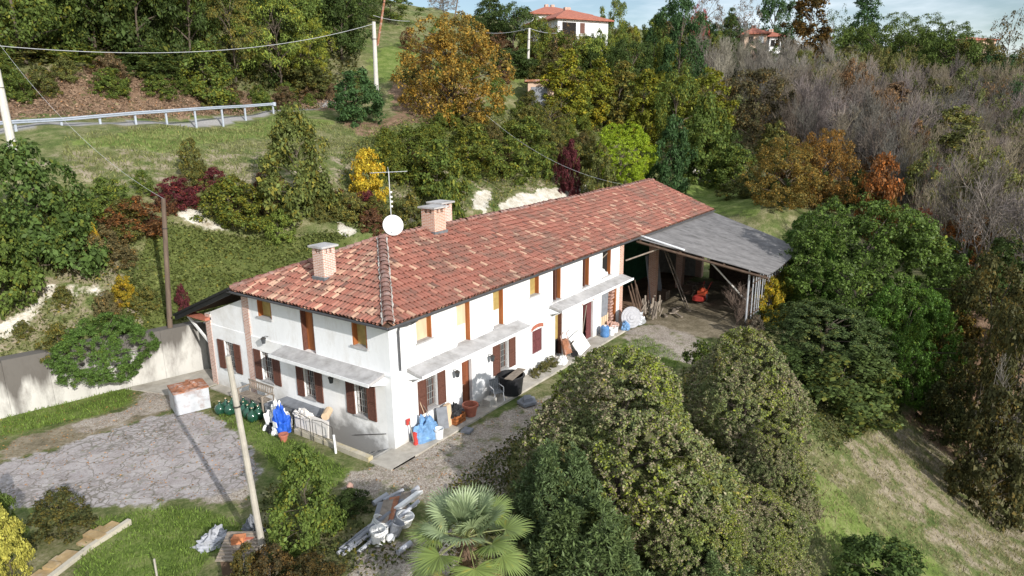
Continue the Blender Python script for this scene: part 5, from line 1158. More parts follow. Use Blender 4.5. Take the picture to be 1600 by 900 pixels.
hip_house('tower_house', 1210, 158, 80, 56, 16, 5, R(0), 1.0, 'plaster', 'tile_far', 'narrow white house right of the red-roofed cottage', [(-.2, .8, 2.0, .8, 'dark'), (.25, .8, 2.0, .8, 'dark')])
hip_house('brick_house', 1528, 230, 90, 62, 42, 10, R(5), 1.2, 'tan_wall', 'tile_far', 'long tan house on the skyline at the right', [(-.3, 1.5, 3, 1.2, 'dark'), (0, 1.5, 3, 1.2, 'dark'), (.3, 1.5, 3, 1.2, 'dark')])
# roadside hut half sunk in the bank
b = at_d(845, 172, 88); e = empty('roadside_hut', b, 'small flat-roofed hut with a rusty fascia sunk in the bank', 'hut')
ux = np.array([RT[0], RT[1], 0]); ux /= np.linalg.norm(ux); uy = np.array([-ux[1], ux[0], 0])
MB().obox(b+uy*2+[0, 0, 1.3], ux*1.6, uy*2, (0, 0, 2.2)).build('wall', 'tan_wall', e); MB().obox(b+uy*2+[0, 0, 3.55], ux*2.0, uy*2.4, (0, 0, .12)).build('roof', 'rust', e); MB().obox(b-uy*.03-ux*.2+[0, 0, 1.5], ux*1.0, uy*.04, (0, 0, 1.3)).build('door', 'slate', e)
# ------------------------------------------------------------------ vegetation
def unit(v): return v/(np.linalg.norm(v, axis=-1, keepdims=True)+1e-9)
def leaf_quads(P, Nn, A, L, W, fold=.18):
    """P base points, Nn normals, A long axis; returns V,F (one rhombic leaf each)"""
    A = unit(A-Nn*(A*Nn).sum(-1, keepdims=True)); S = np.cross(Nn, A); L = np.asarray(L).reshape(-1, 1); W = np.asarray(W).reshape(-1, 1)
    V = np.stack([P, P+A*L*.5+S*W*.5+Nn*W*fold, P+A*L, P+A*L*.5-S*W*.5+Nn*W*fold], 1).reshape(-1, 3)
    return V, np.arange(len(V)).reshape(-1, 4)
def crown_mesh(name, seed, env, nc, lpc, leaf, cr, width=1.0, z0=.12, aspect=.55, up=.35, inner=.45, flat=.8, surf=True, wide=.6, m='leaf', jitter=.5):
    g = np.random.default_rng(seed)
    z = z0+(1-z0)*g.random(nc*4); keep = g.random(nc*4) < np.array([env(q) for q in z])**1.2+.05; z = z[keep][:nc]; n = len(z)
    ph = g.random(n)*2*np.pi; rr = np.array([env(q) for q in z])
    lump = g.normal(1, .05, n)+.16*np.sin(ph*2+seed)+.12*np.sin(ph*3+z*7+seed*2)+.1*np.sin(z*11+seed)
    rad = np.sqrt(g.uniform(inner**2, 1, n))*rr*.5*width*lump
    C = np.stack([np.cos(ph)*rad, np.sin(ph)*rad, z], -1)
    r = cr*g.uniform(.6, 1.3, n)
    out = unit(np.stack([C[:, 0], C[:, 1], (C[:, 2]-.45)*.8], -1))
    k = np.repeat(np.arange(n), lpc); N = len(k)
    D = unit(g.normal(size=(N, 3))+out[k]*.9+np.array([0, 0, up]))
    Pp = C[k]+D*(r[k][:, None]*g.uniform(.35, 1.0, (N, 1))*np.array([1, 1, flat]))
    Nn = unit(D+g.normal(size=(N, 3))*jitter+np.array([0, 0, .25]))
    A = unit(g.normal(size=(N, 3))+D*.6-np.array([0, 0, .35]))
    L = leaf*np.clip(np.exp(g.normal(-.05, .35, N)), .4, 2.2)
    V, F = leaf_quads(Pp, Nn, A, L, L*wide)
    me = rawmesh(name, V, F); me.materials.append(MT[m]); return me, C
def trunk_mesh(name, seed, C, r0=.022, nl=9, z0=.12, m='bark', lean=.03):
    g = np.random.default_rng(seed); mb = MB(); th = .72
    tr = [np.array([lean*math.sin(q*3+seed), lean*math.cos(q*4+seed)-lean, q]) for q in np.linspace(-.05, th, 7)]
    mb.tube(tr, [r0*1.3, r0, r0*.85, r0*.7, r0*.55, r0*.4, r0*.2], 7)
    idx = g.choice(len(C), min(nl, len(C)), False)
    for i in idx:
        c = C[i]; zb = max(z0*.6, min(c[2]-.15, .6)); b = np.array([lean*math.sin(zb*3+seed), lean*math.cos(zb*4+seed)-lean, zb]); md = b+(c-b)*.5+[0, 0, .03]
        mb.tube([b, md, c], [r0*.5, r0*.32, r0*.1], 5)
    me = bpy.data.meshes.new(name); me.from_pydata(mb.v, [], mb.f); me.materials.append(MT[m]); return me
def bare_mesh(name, seed, n1=9, n2=6, n3=5, spread=.5, r0=.012, rt=.0022, upw=1.0, z0=.2, m='twig', start=.2):
    g = np.random.default_rng(seed); segs = []
    def grow(p, d, L, r, lev, nk):
        e1 = p+d*L*.5; d2 = unit(d+g.normal(size=3)*.15+np.array([0, 0, .12*upw])); e2 = e1+d2*L*.5
        segs.append((p, e1, r, r*.75)); segs.append((e1, e2, r*.75, max(r*.45, rt*.7)))
        if lev >= len(nk): return
        for k in range(nk[lev]):
            t = g.uniform(.25 if lev else start, 1); q = p+(e1-p)*min(1, t*2) if t < .5 else e1+(e2-e1)*(t-.5)*2
            a = g.uniform(0, 2*np.pi); s = unit(np.cross(d, [math.cos(a), math.sin(a), .3])); nd = unit(d*(1-spread)+s*spread*g.uniform(.6, 1.4)+np.array([0, 0, .25*upw]))
            grow(q, nd, L*g.uniform(.42, .68)*(1.15-.4*t), max(r*.5, rt), lev+1, nk)
    grow(np.array([0, 0, -.03]), unit(np.array([g.normal()*.04, g.normal()*.04, 1])), .78, r0, 0, (n1, n2, n3))
    P0 = np.array([s[0] for s in segs]); P1 = np.array([s[1] for s in segs]); R0 = np.array([s[2] for s in segs]); R1 = np.array([s[3] for s in segs])
    T = unit(P1-P0); A = unit(np.cross(T, np.array([.3, .9, .1]))); B = np.cross(T, A); V = []
    for Pq, Rq in ((P0, R0), (P1, R1)):
        for k in range(3): th = 2*np.pi*k/3; V.append(Pq+(A*math.cos(th)+B*math.sin(th))*Rq[:, None])
    V = np.stack(V, 1); n = len(segs); b = np.arange(n)[:, None]*6
    F = np.concatenate([b+np.array([[k, (k+1) % 3, 3+(k+1) % 3, 3+k]]) for k in range(3)], 0)
    me = rawmesh(name, V.reshape(-1, 3), F); me.materials.append(MT[m]); return me
egg = lambda z: math.sqrt(max(0, 1-((z-.5)/.52)**2))
dome = lambda z: math.sqrt(max(0, 1-(max(z-.12, 0)/.9)**2)) if z > .12 else .92+.08*z/.12
pile = lambda z: max(0, 1-max(z, 0)**1.7)**.62
ball = lambda z: math.sqrt(max(0, 1-((z-.42)/.58)**2))
cone = lambda z: max(0, 1-z)**.8 if z > .15 else z/.15
colm = lambda z: (math.sin(math.pi*min(1, max(0, z))**.75))**.45
PR = {}
def proto(kind, variants, width, fn, tr=None):
    L = []
    for s in variants:
        me, C = fn(s); t = trunk_mesh(kind+'_trunk', s, C, **(tr or {})) if tr is not None else None; L.append((me, t))
    PR[kind] = (L, width)
proto('broad', (11, 12, 13, 14), 1.0, lambda s: crown_mesh('crown', s, egg, 85, 150, .028, .12, z0=.08, inner=.55), dict(nl=12))
proto('dense', (21, 22), 1.0, lambda s: crown_mesh('crown', s, ball, 850, 110, .0145, .046, z0=.02, inner=.8, m='leaf_gloss'), dict(nl=14))
proto('bush', (31, 32, 33, 34), 1.0, lambda s: crown_mesh('foliage', s, dome, 90, 120, .040, .12, z0=.0, inner=.35), dict(nl=12, r0=.012))
proto('fine', (41, 42), 1.0, lambda s: crown_mesh('foliage', s, pile, 2600, 85, .0115, .024, z0=.0, inner=.93, jitter=.75, m='ivy_leaf'), dict(nl=16, r0=.015))
proto('column', (51, 52), .45, lambda s: crown_mesh('crown', s, colm, 120, 110, .024, .065, width=.45, z0=.05, up=.6), dict(nl=10, r0=.012))
proto('conifer', (61, 62), .6, lambda s: crown_mesh('crown', s, cone, 130, 120, .026, .085, width=.6, z0=.04, flat=.45, wide=.35), dict(nl=6, r0=.018))
proto('feather', (71, 72, 73), 1.0, lambda s: crown_mesh('crown', s, egg, 95, 120, .020, .11, z0=.28, flat=.45, inner=.2, wide=.45), dict(nl=22, r0=.014))
proto('open', (81, 82), 1.0, lambda s: crown_mesh('crown', s, egg, 110, 34, .026, .09, z0=.2, inner=.2, wide=.55), dict(nl=30, r0=.014))
proto('autumn', (91,), 1.0, lambda s: crown_mesh('crown', s, ball, 260, 90, .020, .075, z0=.06, inner=.3, wide=.6, jitter=.8), dict(nl=30, r0=.014))
def laurel(s):
    g = np.random.default_rng(s); nc = 1300; z = g.random(nc*2); rr = np.array([dome(q) for q in z]); ph = g.random(nc*2)*2*np.pi
    rad = np.sqrt(g.uniform(.45, 1, nc*2))*rr*.5*(1+.2*np.sin(ph*2+1)+.16*np.sin(ph*5+z*6)+.1*np.sin(z*14)); C = np.stack([np.cos(ph)*rad, np.sin(ph)*rad, z*(.86+.14*np.sin(ph*3+2))+g.normal(size=nc*2)*.02], -1)[:nc]
    k = np.repeat(np.arange(nc), 26); N = len(k); o = unit(C*[1, 1, .6]+[0, 0, .25])[k]
    a = unit(o+g.normal(size=(N, 3))*.8); P0 = C[k]+g.normal(size=(N, 3))*.012
    L = g.uniform(.03, .055, N); V, F = leaf_quads(P0, unit(np.cross(a, g.normal(size=(N, 3)))+o*.9), a, L, L*.28)
    me = rawmesh('foliage', V, F); me.materials.append(MT['leaf_gloss']); return me, C
proto('laurel', (95,), 1.0, laurel, dict(nl=16, r0=.014))
for nm, a in (('bare', dict(n1=13, n2=7, n3=5, spread=.5, rt=.0026, upw=.7)), ('thicket', dict(n1=22, n2=8, n3=4, spread=.36, rt=.0026, start=.02, r0=.008)), ('rough', dict(n1=12, n2=7, n3=6, spread=.6, rt=.0026, upw=.4, r0=.016))):
    PR[nm] = ([(bare_mesh('crown', 100+s*7+len(nm), **a), None) for s in range(4)], .75)
seedc = [0]
def veg(kind, px, d, top, wpx, col, label, cat='tree', name='tree', group=None, loc=None, h=None, w=None, rot=None, sink=.1, parts=True, v=None, crown_name=None):
    if loc is None and d > 0:
        py = 300.
        for _ in range(3):
            p = on(px, d, py); v_ = p-CAM; zz = v_@_f; py = ((450-FPX*(v_@UP)/zz)+top)/2
    p = (G(px, -d) if d < 0 else p) if loc is None else np.array([loc[0], loc[1], float(hgt(loc[0], loc[1]))])
    dd = math.hypot(*(p-CAM)[:2]); pj = depth(p)
    if h is None: h = at_d(px, top, dd)[2]-p[2]
    h = max(h, .5)+sink
    if w is None: w = wpx/FPX*pj
    if kind not in ('bare', 'thicket', 'rough'): w *= .87; h *= (.97 if kind == 'fine' else .95)
    protos, pw = PR[kind]; seedc[0] += 1; k = (seedc[0]*7+int(px)) % len(protos) if v is None else v % len(protos)
    cm, tm = protos[k]; rz = random.uniform(0, 6.28) if rot is None else rot; col = tuple(col)+((.0,) if len(col) == 3 else ())
    S = (w/pw, w/pw, h)
    if parts and tm is not None:
        e = bpy.data.objects.new(name, None); COL.objects.link(e); e.location = (p[0], p[1], p[2]-sink); e.scale = S; e.rotation_euler.z = rz
        c = addo(crown_name or ('foliage' if 'shrub' in name or 'bush' in name else 'crown'), cm, e); c.color = col; addo('trunk' if 'tree' in name else 'stems', tm, e); o = e
    else:
        o = addo(name, cm); o.location = (p[0], p[1], p[2]-sink); o.scale = S; o.rotation_euler.z = rz; o.color = col
    return tag(o, label, cat, group)
DG = (.062, .094, .026); MG = (.105, .15, .034); LG = (.15, .20, .042); YG = (.26, .29, .04); YE = (.50, .38, .04); OR = (.24, .12, .025); RD = (.13, .035, .04); OL = (.12, .135, .042); BG = (.055, .105, .036)
GR = (.21, .18, .155); GB = (.16, .13, .105)
def c4(c, a=.0, k=1.0): return (c[0]*k, c[1]*k, c[2]*k, a)

# -- big trees and shrubs one by one (pixel column, distance, top row, width in pixels)
T = [
 # wood above the road, left
 ('broad', -20, 74, -70, 130, c4(MG, .5), 'yellowing tree at the extreme left above the road'), ('broad', 70, 75, -60, 120, c4(DG, .2), 'dark tree second from the left above the guardrail'),
 ('broad', 140, 75, -50, 120, c4(DG, .35), 'dark tree with yellow tips above the left half of the guardrail'), ('broad', 215, 76, -70, 120, c4(DG, .1, .8), 'very dark tree behind the middle of the long wire'),
 ('broad', 290, 77, -60, 120, c4(DG, .2), 'dark blue-green tree above the right half of the guardrail'), ('feather', 355, 78, -50, 120, c4(OL, .5), 'olive and orange tree overhanging the bank'),
 ('feather', 425, 80, -40, 140, c4(LG, .25, 1.25), 'bright green feathery tree above the end of the guardrail'), ('feather', 480, 83, 20, 90, c4(YG, .2, .8), 'yellow-green feathery tree beside the pale concrete pole'),
 ('broad', 530, 92, -30, 110, c4(DG, .1), 'dark tree just left of the pale concrete pole top'), ('broad', 470, 95, -60, 130, c4(DG, .1), 'tall dark tree behind the bright green one'),
 ('broad', 400, 95, -90, 130, c4(DG, .2), 'tall dark tree behind the feathery trees'), ('bush', 30, 71, 60, 110, c4(OL, .4), 'olive bush under the trees at the far left'),
 ('bush', 120, 71, 70, 110, c4(MG, .5), 'yellow-flecked bush under the dark trees left'), ('bush', 230, 72, 75, 110, c4(DG, .3), 'dark bush on the road bank under the wire'),
 ('bush', 320, 73, 70, 100, c4(MG, .4), 'green bush on the road bank right of the dark one'), ('bush', 480, 82, 90, 100, c4(OL, .3, .8), 'olive bush at the top of the road bank near the concrete pole'),
 # middle
 ('bush', 560, 70, 108, 95, c4(BG, .1, 1.2), 'rounded green bush at the foot of the pale concrete pole'), ('autumn', 705, 74, 12, 185, c4((.20, .165, .045), .58), 'large orange-brown autumn walnut tree in the middle of the hillside'),
 ('broad', 610, 112, -10, 90, c4(MG, .3), 'green tree behind the thin rusty pole'), ('open', 692, 130, -30, 60, c4(GR, .3), 'nearly bare tree against the sky above the walnut'),
 ('conifer', 765, 112, -40, 90, c4(DG, .0), 'tall dark cedar against the sky left of the villa'), ('broad', 800, 108, 0, 90, c4(DG, .1), 'dark round tree between cedar and villa'),
 ('broad', 838, 104, 25, 60, c4(MG, .5), 'small tree with yellow top left of the villa'), ('open', 872, 104, 28, 80, c4((.13, .10, .05), .4), 'reddish half-bare tree in front of the villa'),
 ('bush', 800, 96, 75, 90, c4(DG, .0), 'dark bush below the cross wires'), ('broad', 958, 128, -3, 56, c4(MG, .4), 'round tree behind the right end of the villa'),
 ('broad', 985, 108, 55, 85, c4(DG, .1), 'dark tree right below the villa'), ('conifer', 925, 106, 62, 60, c4(DG, .2), 'dark pointed tree below the villa wall'),
 ('broad', 1062, 116, -6, 90, c4(BG, .0, .9), 'tall dark green oval tree on the crest right of the villa'), ('broad', 1022, 118, 22, 50, c4(MG, .2), 'slim green tree left of the tall oval one'),
 ('conifer', 1140, 135, 0, 46, c4(DG, .1), 'small dark conifer on the crest left of the cottage'), ('open', 1105, 150, -12, 70, c4(GR, .1), 'leafless pale tree on the crest'),
 ('open', 1165, 160, -10, 60, c4(GR, .1), 'leafless tree behind the cottage'), ('open', 1092, 140, 0, 40, (.35, .06, .06, .1), 'small crimson tree on the crest'),
 ('broad', 1210, 165, -18, 70, c4(BG, .0), 'dark tree right behind the cottage'), ('column', 1260, 148, -22, 82, c4((.07, .055, .02), .6), 'large rust-brown oval tree on the crest'),
 ('open', 1305, 190, 5, 60, c4(DG, .0), 'thin dark tree right of the rust-brown one'), ('conifer', 1352, 175, -40, 90, c4(BG, .0), 'tall layered cedar on the right skyline'),
 ('feather', 1395, 170, 15, 100, c4(MG, .0, .85), 'feathery green tree right of the layered cedar'), ('feather', 1440, 168, 18, 100, c4(MG, .0, .8), 'middle tree of the feathery row on the right skyline'),
 ('feather', 1488, 165, 30, 90, c4(MG, .0, .8), 'right-hand tree of the feathery row on the skyline'), ('broad', 1330, 165, 40, 80, c4(MG, .1), 'round green tree in front of the layered cedar'),
 ('feather', 1415, 158, 55, 100, c4(MG, .1, .9), 'lower feathery tree in front of the skyline row'), ('open', 1578, 150, 2, 80, c4((.09, .08, .04), .4), 'open half-bare tree at the right end of the skyline'),
 ('broad', 1535, 150, 75, 90, c4(BG, .0, .8), 'dark bushy tree under the tan house'), ('broad', 1590, 140, 80, 90, c4(BG, .0, .8), 'dark bushy tree at the right edge of the skyline'),
 ('broad', 1560, 128, 115, 90, c4(MG, .1), 'green tree below the dark ones at the right edge'),('broad', 1500, 150, 85, 70, c4(BG, .0, .9), 'dark low tree left of the one under the tan house'),
 ('bush', 915, 112, 54, 70, c4(MG, .3, .8), 'leafy bush hiding the foot of the villa wall'), ('bush', 860, 110, 42, 60, c4(OL, .4), 'olive bush in front of the villa wing'),
 ('broad', 1178, 140, 64, 50, c4(DG, .1), 'dark tree at the foot of the red-roofed cottage'), ('broad', 1215, 146, 72, 50, c4(MG, .2), 'green tree at the foot of the narrow white house'), ('broad', 1530, 200, 70, 60, c4(DG, .0), 'dark tree in front of the tan house'),
 ('broad', 1318, 156, 40, 90, c4(MG, .1), 'rounded green tree low on the right crest, first from the left'), ('broad', 1375, 154, 34, 100, c4(MG, .1, .9), 'rounded green tree low on the right crest, under the layered cedar'),
 ('broad', 1430, 152, 38, 100, c4(MG, .0, .85), 'rounded green tree low on the right crest, under the feathery row'), ('broad', 1480, 150, 48, 100, c4(MG, .0, .9), 'rounded green tree low on the right crest, last before the tan house'),
 ('broad', 1585, 120, 130, 90, c4(BG, .0), 'dark bushy tree at the right edge above the bare wood'), ('broad', 1600, 105, 165, 80, c4(MG, .15), 'green tree at the right edge beside the bare wood'),
 ('broad', 935, 109, 48, 46, c4(MG, .3), 'small green tree screening the corner of the villa'), ('broad', 885, 110, 52, 50, c4(OL, .3), 'small olive tree screening the villa front'),
 ('bush', 1150, 80, 228, 80, c4(MG, .3), 'green shrub between the clearing and the orange tree'), ('bush', 1168, 72, 272, 80, c4(OL, .3), 'olive shrub above the shed roof corner'), ('bush', 1128, 92, 190, 70, c4(DG, .2), 'dark shrub above the grey clearing'),
 # slope behind the roof
 ('column', 880, 88, 72, 70, c4(YG, .35, .75), 'yellow-green slender tree above the purple bush'), ('column', 935, 92, 88, 60, c4(YG, .4, .65), 'first of three slender yellowing trees on the slope'),
 ('column', 972, 93, 92, 60, c4(OL, .5), 'olive slender tree in the middle of the slope'), ('column', 1010, 92, 100, 62, c4(YG, .3, .6), 'slender yellow-green tree left of the dark dome'),
 ('broad', 1060, 92, 105, 80, c4(MG, .4), 'broad green tree with yellow crown above the dark dome'), ('column', 1110, 94, 98, 66, c4(YG, .3, .65), 'slender yellow-green tree beside the grey thicket'),
 ('bush', 1100, 84, 150, 80, c4(MG, .3), 'green bush between the dome and the grey thicket'), ('dense', 975, 72, 186, 108, c4((.24, .33, .02), .15), 'bright yellow-green rounded tree behind the end of the tiled roof'),
 ('bush', 1050, 73, 185, 70, c4(BG, .0), 'dark green dome-shaped shrub right of the bright one'), ('bush', 1098, 82, 178, 80, c4(MG, .2), 'mid green shrub beside the grey path clearing'),
 ('broad', 1180, 100, 105, 105, c4((.10, .09, .045), .3), 'large olive-brown tree at the edge of the bare wood'), ('bush', 890, 67, 215, 42, c4(RD, .0, .8), 'purple-red bush above the white chalk scar'),
 ('open', 860, 80, 150, 80, c4(OL, .4), 'thin olive tree under the roadside hut'), ('bush', 820, 72, 180, 90, c4(LG, .3, .8), 'light green bush on the slope under the hut'),
 ('bush', 1210, 92, 190, 60, c4(OL, .4), 'olive shrub left of the orange tree'),
 # shrubs on the bank above the ridge
 ('bush', 465, -335, 168, 135, c4((.13, .16, .045), .3), 'big olive-green bushy tree in the meadow above the ivy bank'), ('bush', 577, -318, 232, 62, c4(YE, .2), 'bright yellow shrub above the satellite dish'),
 ('bush', 680, 54, 215, 110, c4(MG, .45), 'large green shrub with yellow leaves above the twin chimneys'), ('bush', 640, 60, 200, 90, c4(LG, .3, .7), 'light green shrub behind the yellow one'),
 ('bush', 735, 60, 195, 100, c4(LG, .45, .7), 'yellowish shrub under the walnut tree'), ('bush', 700, 48.5, 275, 85, c4(MG, .3), 'low green shrub right behind the twin chimneys'),
 ('bush', 640, 47.5, 298, 60, c4(OL, .4), 'low olive shrub behind the dish mast'), ('bush', 790, 64, 215, 90, c4(LG, .25, .8), 'light green shrub left of the purple bush'),
 ('bush', 935, 66, 225, 60, c4(OL, .3), 'olive shrub between the purple bush and the bright tree'), ('bush', 530, 46, 335, 60, c4(OL, .4), 'olive shrub beside the upper chalk patch'),
 ('bush', 575, 48, 300, 50, c4(RD, .3, 1.2), 'reddish shrub below the bright yellow one'),
 ('bush', 60, -425, 226, 175, c4((.085, .135, .035), .2), 'large green shrub on the bank at the left edge'), ('bush', 5, -470, 300, 130, c4(MG, .2), 'green shrub lower on the bank at the left edge'), ('bush', 115, -400, 285, 90, c4(MG, .3), 'green shrub with yellow tips right of the large left one'),
 ('bush', 302, -282, 215, 42, c4(OL, .4), 'slim olive shrub in the meadow left of the bushy tree'), ('bush', 278, -322, 276, 70, c4(RD, .3, .9), 'dark red shrub at the top of the ivy bank'),
 ('bush', 210, -365, 305, 90, c4((.13, .07, .03), .4), 'brownish-red shrub left of the dark wooden pole'), ('bush', 362, -352, 278, 105, c4(LG, .5, .7), 'yellow-green shrub above the bare patch of the ivy bank'),
 ('bush', 335, -298, 262, 50, c4(RD, .2), 'small dark red shrub behind the yellow-green one'), ('bush', 437, -376, 325, 50, c4(LG, .15, 1.1), 'bright young sumac shrub standing in the ivy bank'),
 ('bush', 153, -406, 350, 22, c4(YE, .4), 'small yellow sapling on the left bank'), ('bush', 196, -475, 430, 40, c4(YE, .2, .6), 'yellow-tipped sprig above the tree on the retaining wall'),
 ('bush', 95, -560, 505, 60, c4(OL, .4), 'olive weedy shrub just above the retaining wall'), ('bush', 288, -490, 445, 24, c4(RD, .0), 'small dead-looking reddish shrub beside the wooden pole'),
 ('open', 1470, 84, 262, 50, (.24, .10, .07, .1), 'slim reddish tree standing in the bare wood'),
 # right of the shed
 ('autumn', 1225, 66, 208, 130, c4((.15, .13, .04), .5), 'orange and green tree behind the shed roof'), ('autumn', 1290, 70, 195, 110, c4((.17, .12, .04), .5), 'orange-brown tree behind the big evergreen'),
 ('bush', 1375, 68, 240, 70, (.20, .10, .04, .5), 'scarlet-tipped tree above the big evergreen'), ('open', 1455, 78, 250, 60, (.30, .10, .07, .2), 'small red tree in the bare wood'),
 ('open', 1440, 62, 322, 80, (.28, .11, .06, .3), 'salmon-red tree right of the big evergreen'), ('bush', 1490, 60, 350, 90, c4((.25, .12, .03), .6), 'orange shrubby tree above the dark oaks'),
 ('dense', 1350, 47, 298, 255, c4((.085, .135, .024), .1), 'huge glossy evergreen tree beyond the shed corner'), ('dense', 1265, 49.5, 325, 110, c4((.07, .14, .02), .12), 'smaller evergreen pressed against the far corner of the shed'),
 ('dense', 1285, 41, 470, 205, c4((.075, .11, .035), .2), 'dark tangled shrub below the huge evergreen'), ('dense', 1415, 43, 430, 140, c4((.075, .15, .02), .15), 'lower right lobe-shaped evergreen beside the dark oaks'),
 ('bush', 1325, 36.5, 545, 190, c4((.085, .12, .035), .3), 'mid green bush at the top of the lower meadow'), ('bush', 1225, 36, 545, 120, c4(DG, .2), 'dark bush between the screen poles and the ivy mound'),
 ('broad', 1540, 45, 400, 150, c4((.075, .075, .028), .35), 'dark brown-green oak at the right edge'), ('broad', 1600, 40, 430, 150, c4((.075, .075, .028), .3), 'dark oak cut by the right edge'),
 ('rough', 1575, 37.5, 560, 90, c4((.20, .18, .15)), 'tangle of bare pale branches before the dark oaks'), ('bush', 1560, 36.5, 600, 130, c4((.075, .075, .03), .3), 'dark undergrowth at the foot of the right-hand oak'),
 ('bush', 1480, 42, 560, 90, c4((.07, .08, .03), .3), 'dark bush left of the right-hand oak'),
 # foreground
 ('bush', 6, 22.5, 780, 62, (.40, .38, .08, .0), 'yellow variegated shrub at the lower left edge'), ('bush', -5, 24, 742, 60, c4(MG, .0), 'green shrub behind the yellow one at the lower left edge'), ('bush', 92, 24, 765, 92, c4((.07, .08, .03), .45), 'rose bush with browning leaves beside the cracked asphalt'),
 ('bush', 470, 19.6, 703, 122, c4(MG, .25, 1.15), 'leafy green bush right beside the leaning pole'), ('bush', 425, 17.4, 855, 90, c4((.07, .06, .03), .5), 'brownish low bush behind the hutch'), ('bush', 485, 17.3, 868, 90, c4((.06, .055, .025), .5), 'brown-green undergrowth left of the scrap heap'),
 ('bush', 548, 21, 768, 70, c4(DG, .0, .8), 'low dark hedge behind the scrap heap'), ('bush', 1375, 23, 838, 160, c4((.07, .11, .03), .1), 'leafy laurel bush at the bottom edge of the lower meadow'),
 ('bush', 385, 17.6, 850, 60, c4((.08, .08, .03), .5), 'weedy yellow-brown clump around the hutch'),
]
for k_, px, d, tp, w_, col, lb in T:
    sh = k_ in ('bush', 'laurel'); tree_ = 'tree' in lb.split() or 'oak' in lb
    nm = ('evergreen_tree' if 'evergreen' in lb else 'conifer_tree' if k_ == 'conifer' else 'bare_tree' if k_ in ('open', 'rough') else 'slender_tree' if k_ == 'column' else 'broadleaf_tree') if not sh else 'shrub'
    veg(k_, px, d, tp, w_, col, lb, 'shrub' if sh else 'tree', nm, sink=.3 if d > 40 else .1)
# the two ivy mounds and the laurels before the house
def mound(kind, x, y, h, w, col, lb, rot=0): return veg(kind, 1000, 20, 0, 0, col, lb, 'bush', 'shrub_mound', loc=(x, y), h=h, w=w, rot=rot, sink=.3, crown_name='foliage')
def mound2(kind, px, d, top, wpx, col, lb): return veg(kind, px, d, top, wpx, col, lb, 'bush', 'shrub_mound', sink=.3, crown_name='foliage')
mound2('fine', 972, 21.6, 538, 345, (.19, .225, .09, .2), 'tall ivy-grown mound of foliage, the left and larger of two')
mound2('fine', 1160, 27.5, 508, 232, (.185, .22, .09, .2), 'ivy-grown mound of foliage right of the largest one')
mound2('fine', 1070, 19.6, 715, 215, (.18, .225, .07, .25), 'green and yellow mound shoulder at the bottom centre right')
mound2('fine', 1200, 24.5, 660, 150, (.165, .20, .08, .2), 'low ivy-covered hump at the right foot of the mounds')
mound2('fine', 1175, 21.5, 760, 190, (.165, .205, .075, .2), 'mound foot nearest the bottom edge right of centre')
mound('laurel', -2.6, -10.0, 3.6, 4.6, (.10, .14, .048, .06), 'dark long-leaved laurel between the palm and the tall mound', .3)
mound('laurel', -.9, -8.0, 3.4, 3.4, (.10, .145, .055, .06), 'long-leaved laurel nearest the driveway', 1.2)
mound('laurel', .1, -12.4, 1.7, 3.2, (.10, .14, .048, .06), 'dark laurel at the bottom edge below the tall mound', 2.2)
mound('laurel', 6.9, -6.6, 1.9, 2.3, (.06, .09, .04, .1), 'small grey-green laurel behind the tall mound', 2.6)
mound('bush', 13.3, -7.9, 2.3, 3.0, (.09, .13, .03, .3), 'light green bush in front of the shed mouth', 2.6)
mound('bush', 19.2, -8.4, 1.4, 2.6, (.12, .13, .04, .3), 'low pale bush at the foot of the white screen poles', .6)
mound('bush', 21.8, -7.7, 1.5, 1.6, (.13, .11, .08, .2), 'straggly dry bush at the corner post of the shed', .6)
veg('thicket', 0, 0, 0, 0, (.20, .15, .12, 0), 'tangle of dry brown stems inside the corner post of the shed', 'shrub', 'dry_shrub', loc=(23.4, -6.2), h=2.3, w=2.6)
veg('thicket', 0, 0, 0, 0, (.17, .13, .10, 0), 'dry stems climbing the middle of the screen poles', 'shrub', 'dry_shrub', loc=(26.6, -6.9), h=2.9, w=2.4)
for k, (x, y, h, w) in enumerate(((25.2, -7.55, 2.9, 2.0), (27.4, -7.7, 3.2, 2.2))): veg('bush', 0, 0, 0, 0, ((.28, .26, .03, .5), (.14, .17, .03, .5))[k], ('yellow climber on the screen poles of the shed', 'green climber on the far screen poles of the shed')[k], 'climbing plant', 'climbing_shrub', loc=(x, y), h=h, w=w)
# tree leaning over the retaining wall
e = bpy.data.objects.new('broadleaf_tree', None); COL.objects.link(e); e.location = (-3.7, 15.5, .9); e.rotation_euler = (R(12), 0, .5); e.scale = (4.2, 3.1, 3.0)
cm, tm = PR['dense'][0][1]; c = addo('crown', cm, e); c.color = (.085, .15, .03, .08); addo('trunk', tm, e); tag(e, 'bright green bushy tree hanging over the retaining wall', 'tree')
# weeds along the facade
for k, (x, w, h) in enumerate(((9.4, .7, .5), (10.2, .8, .6), (11.0, .7, .65))): veg('bush', 0, 0, 0, 0, (.12, .13, .05, .4), 'tuft of weeds growing on the pavement against the sunny wall', 'weeds', 'weed_tuft', 'weeds against the sunny wall', loc=(x, -.45), h=h, w=w, sink=.02, parts=False)

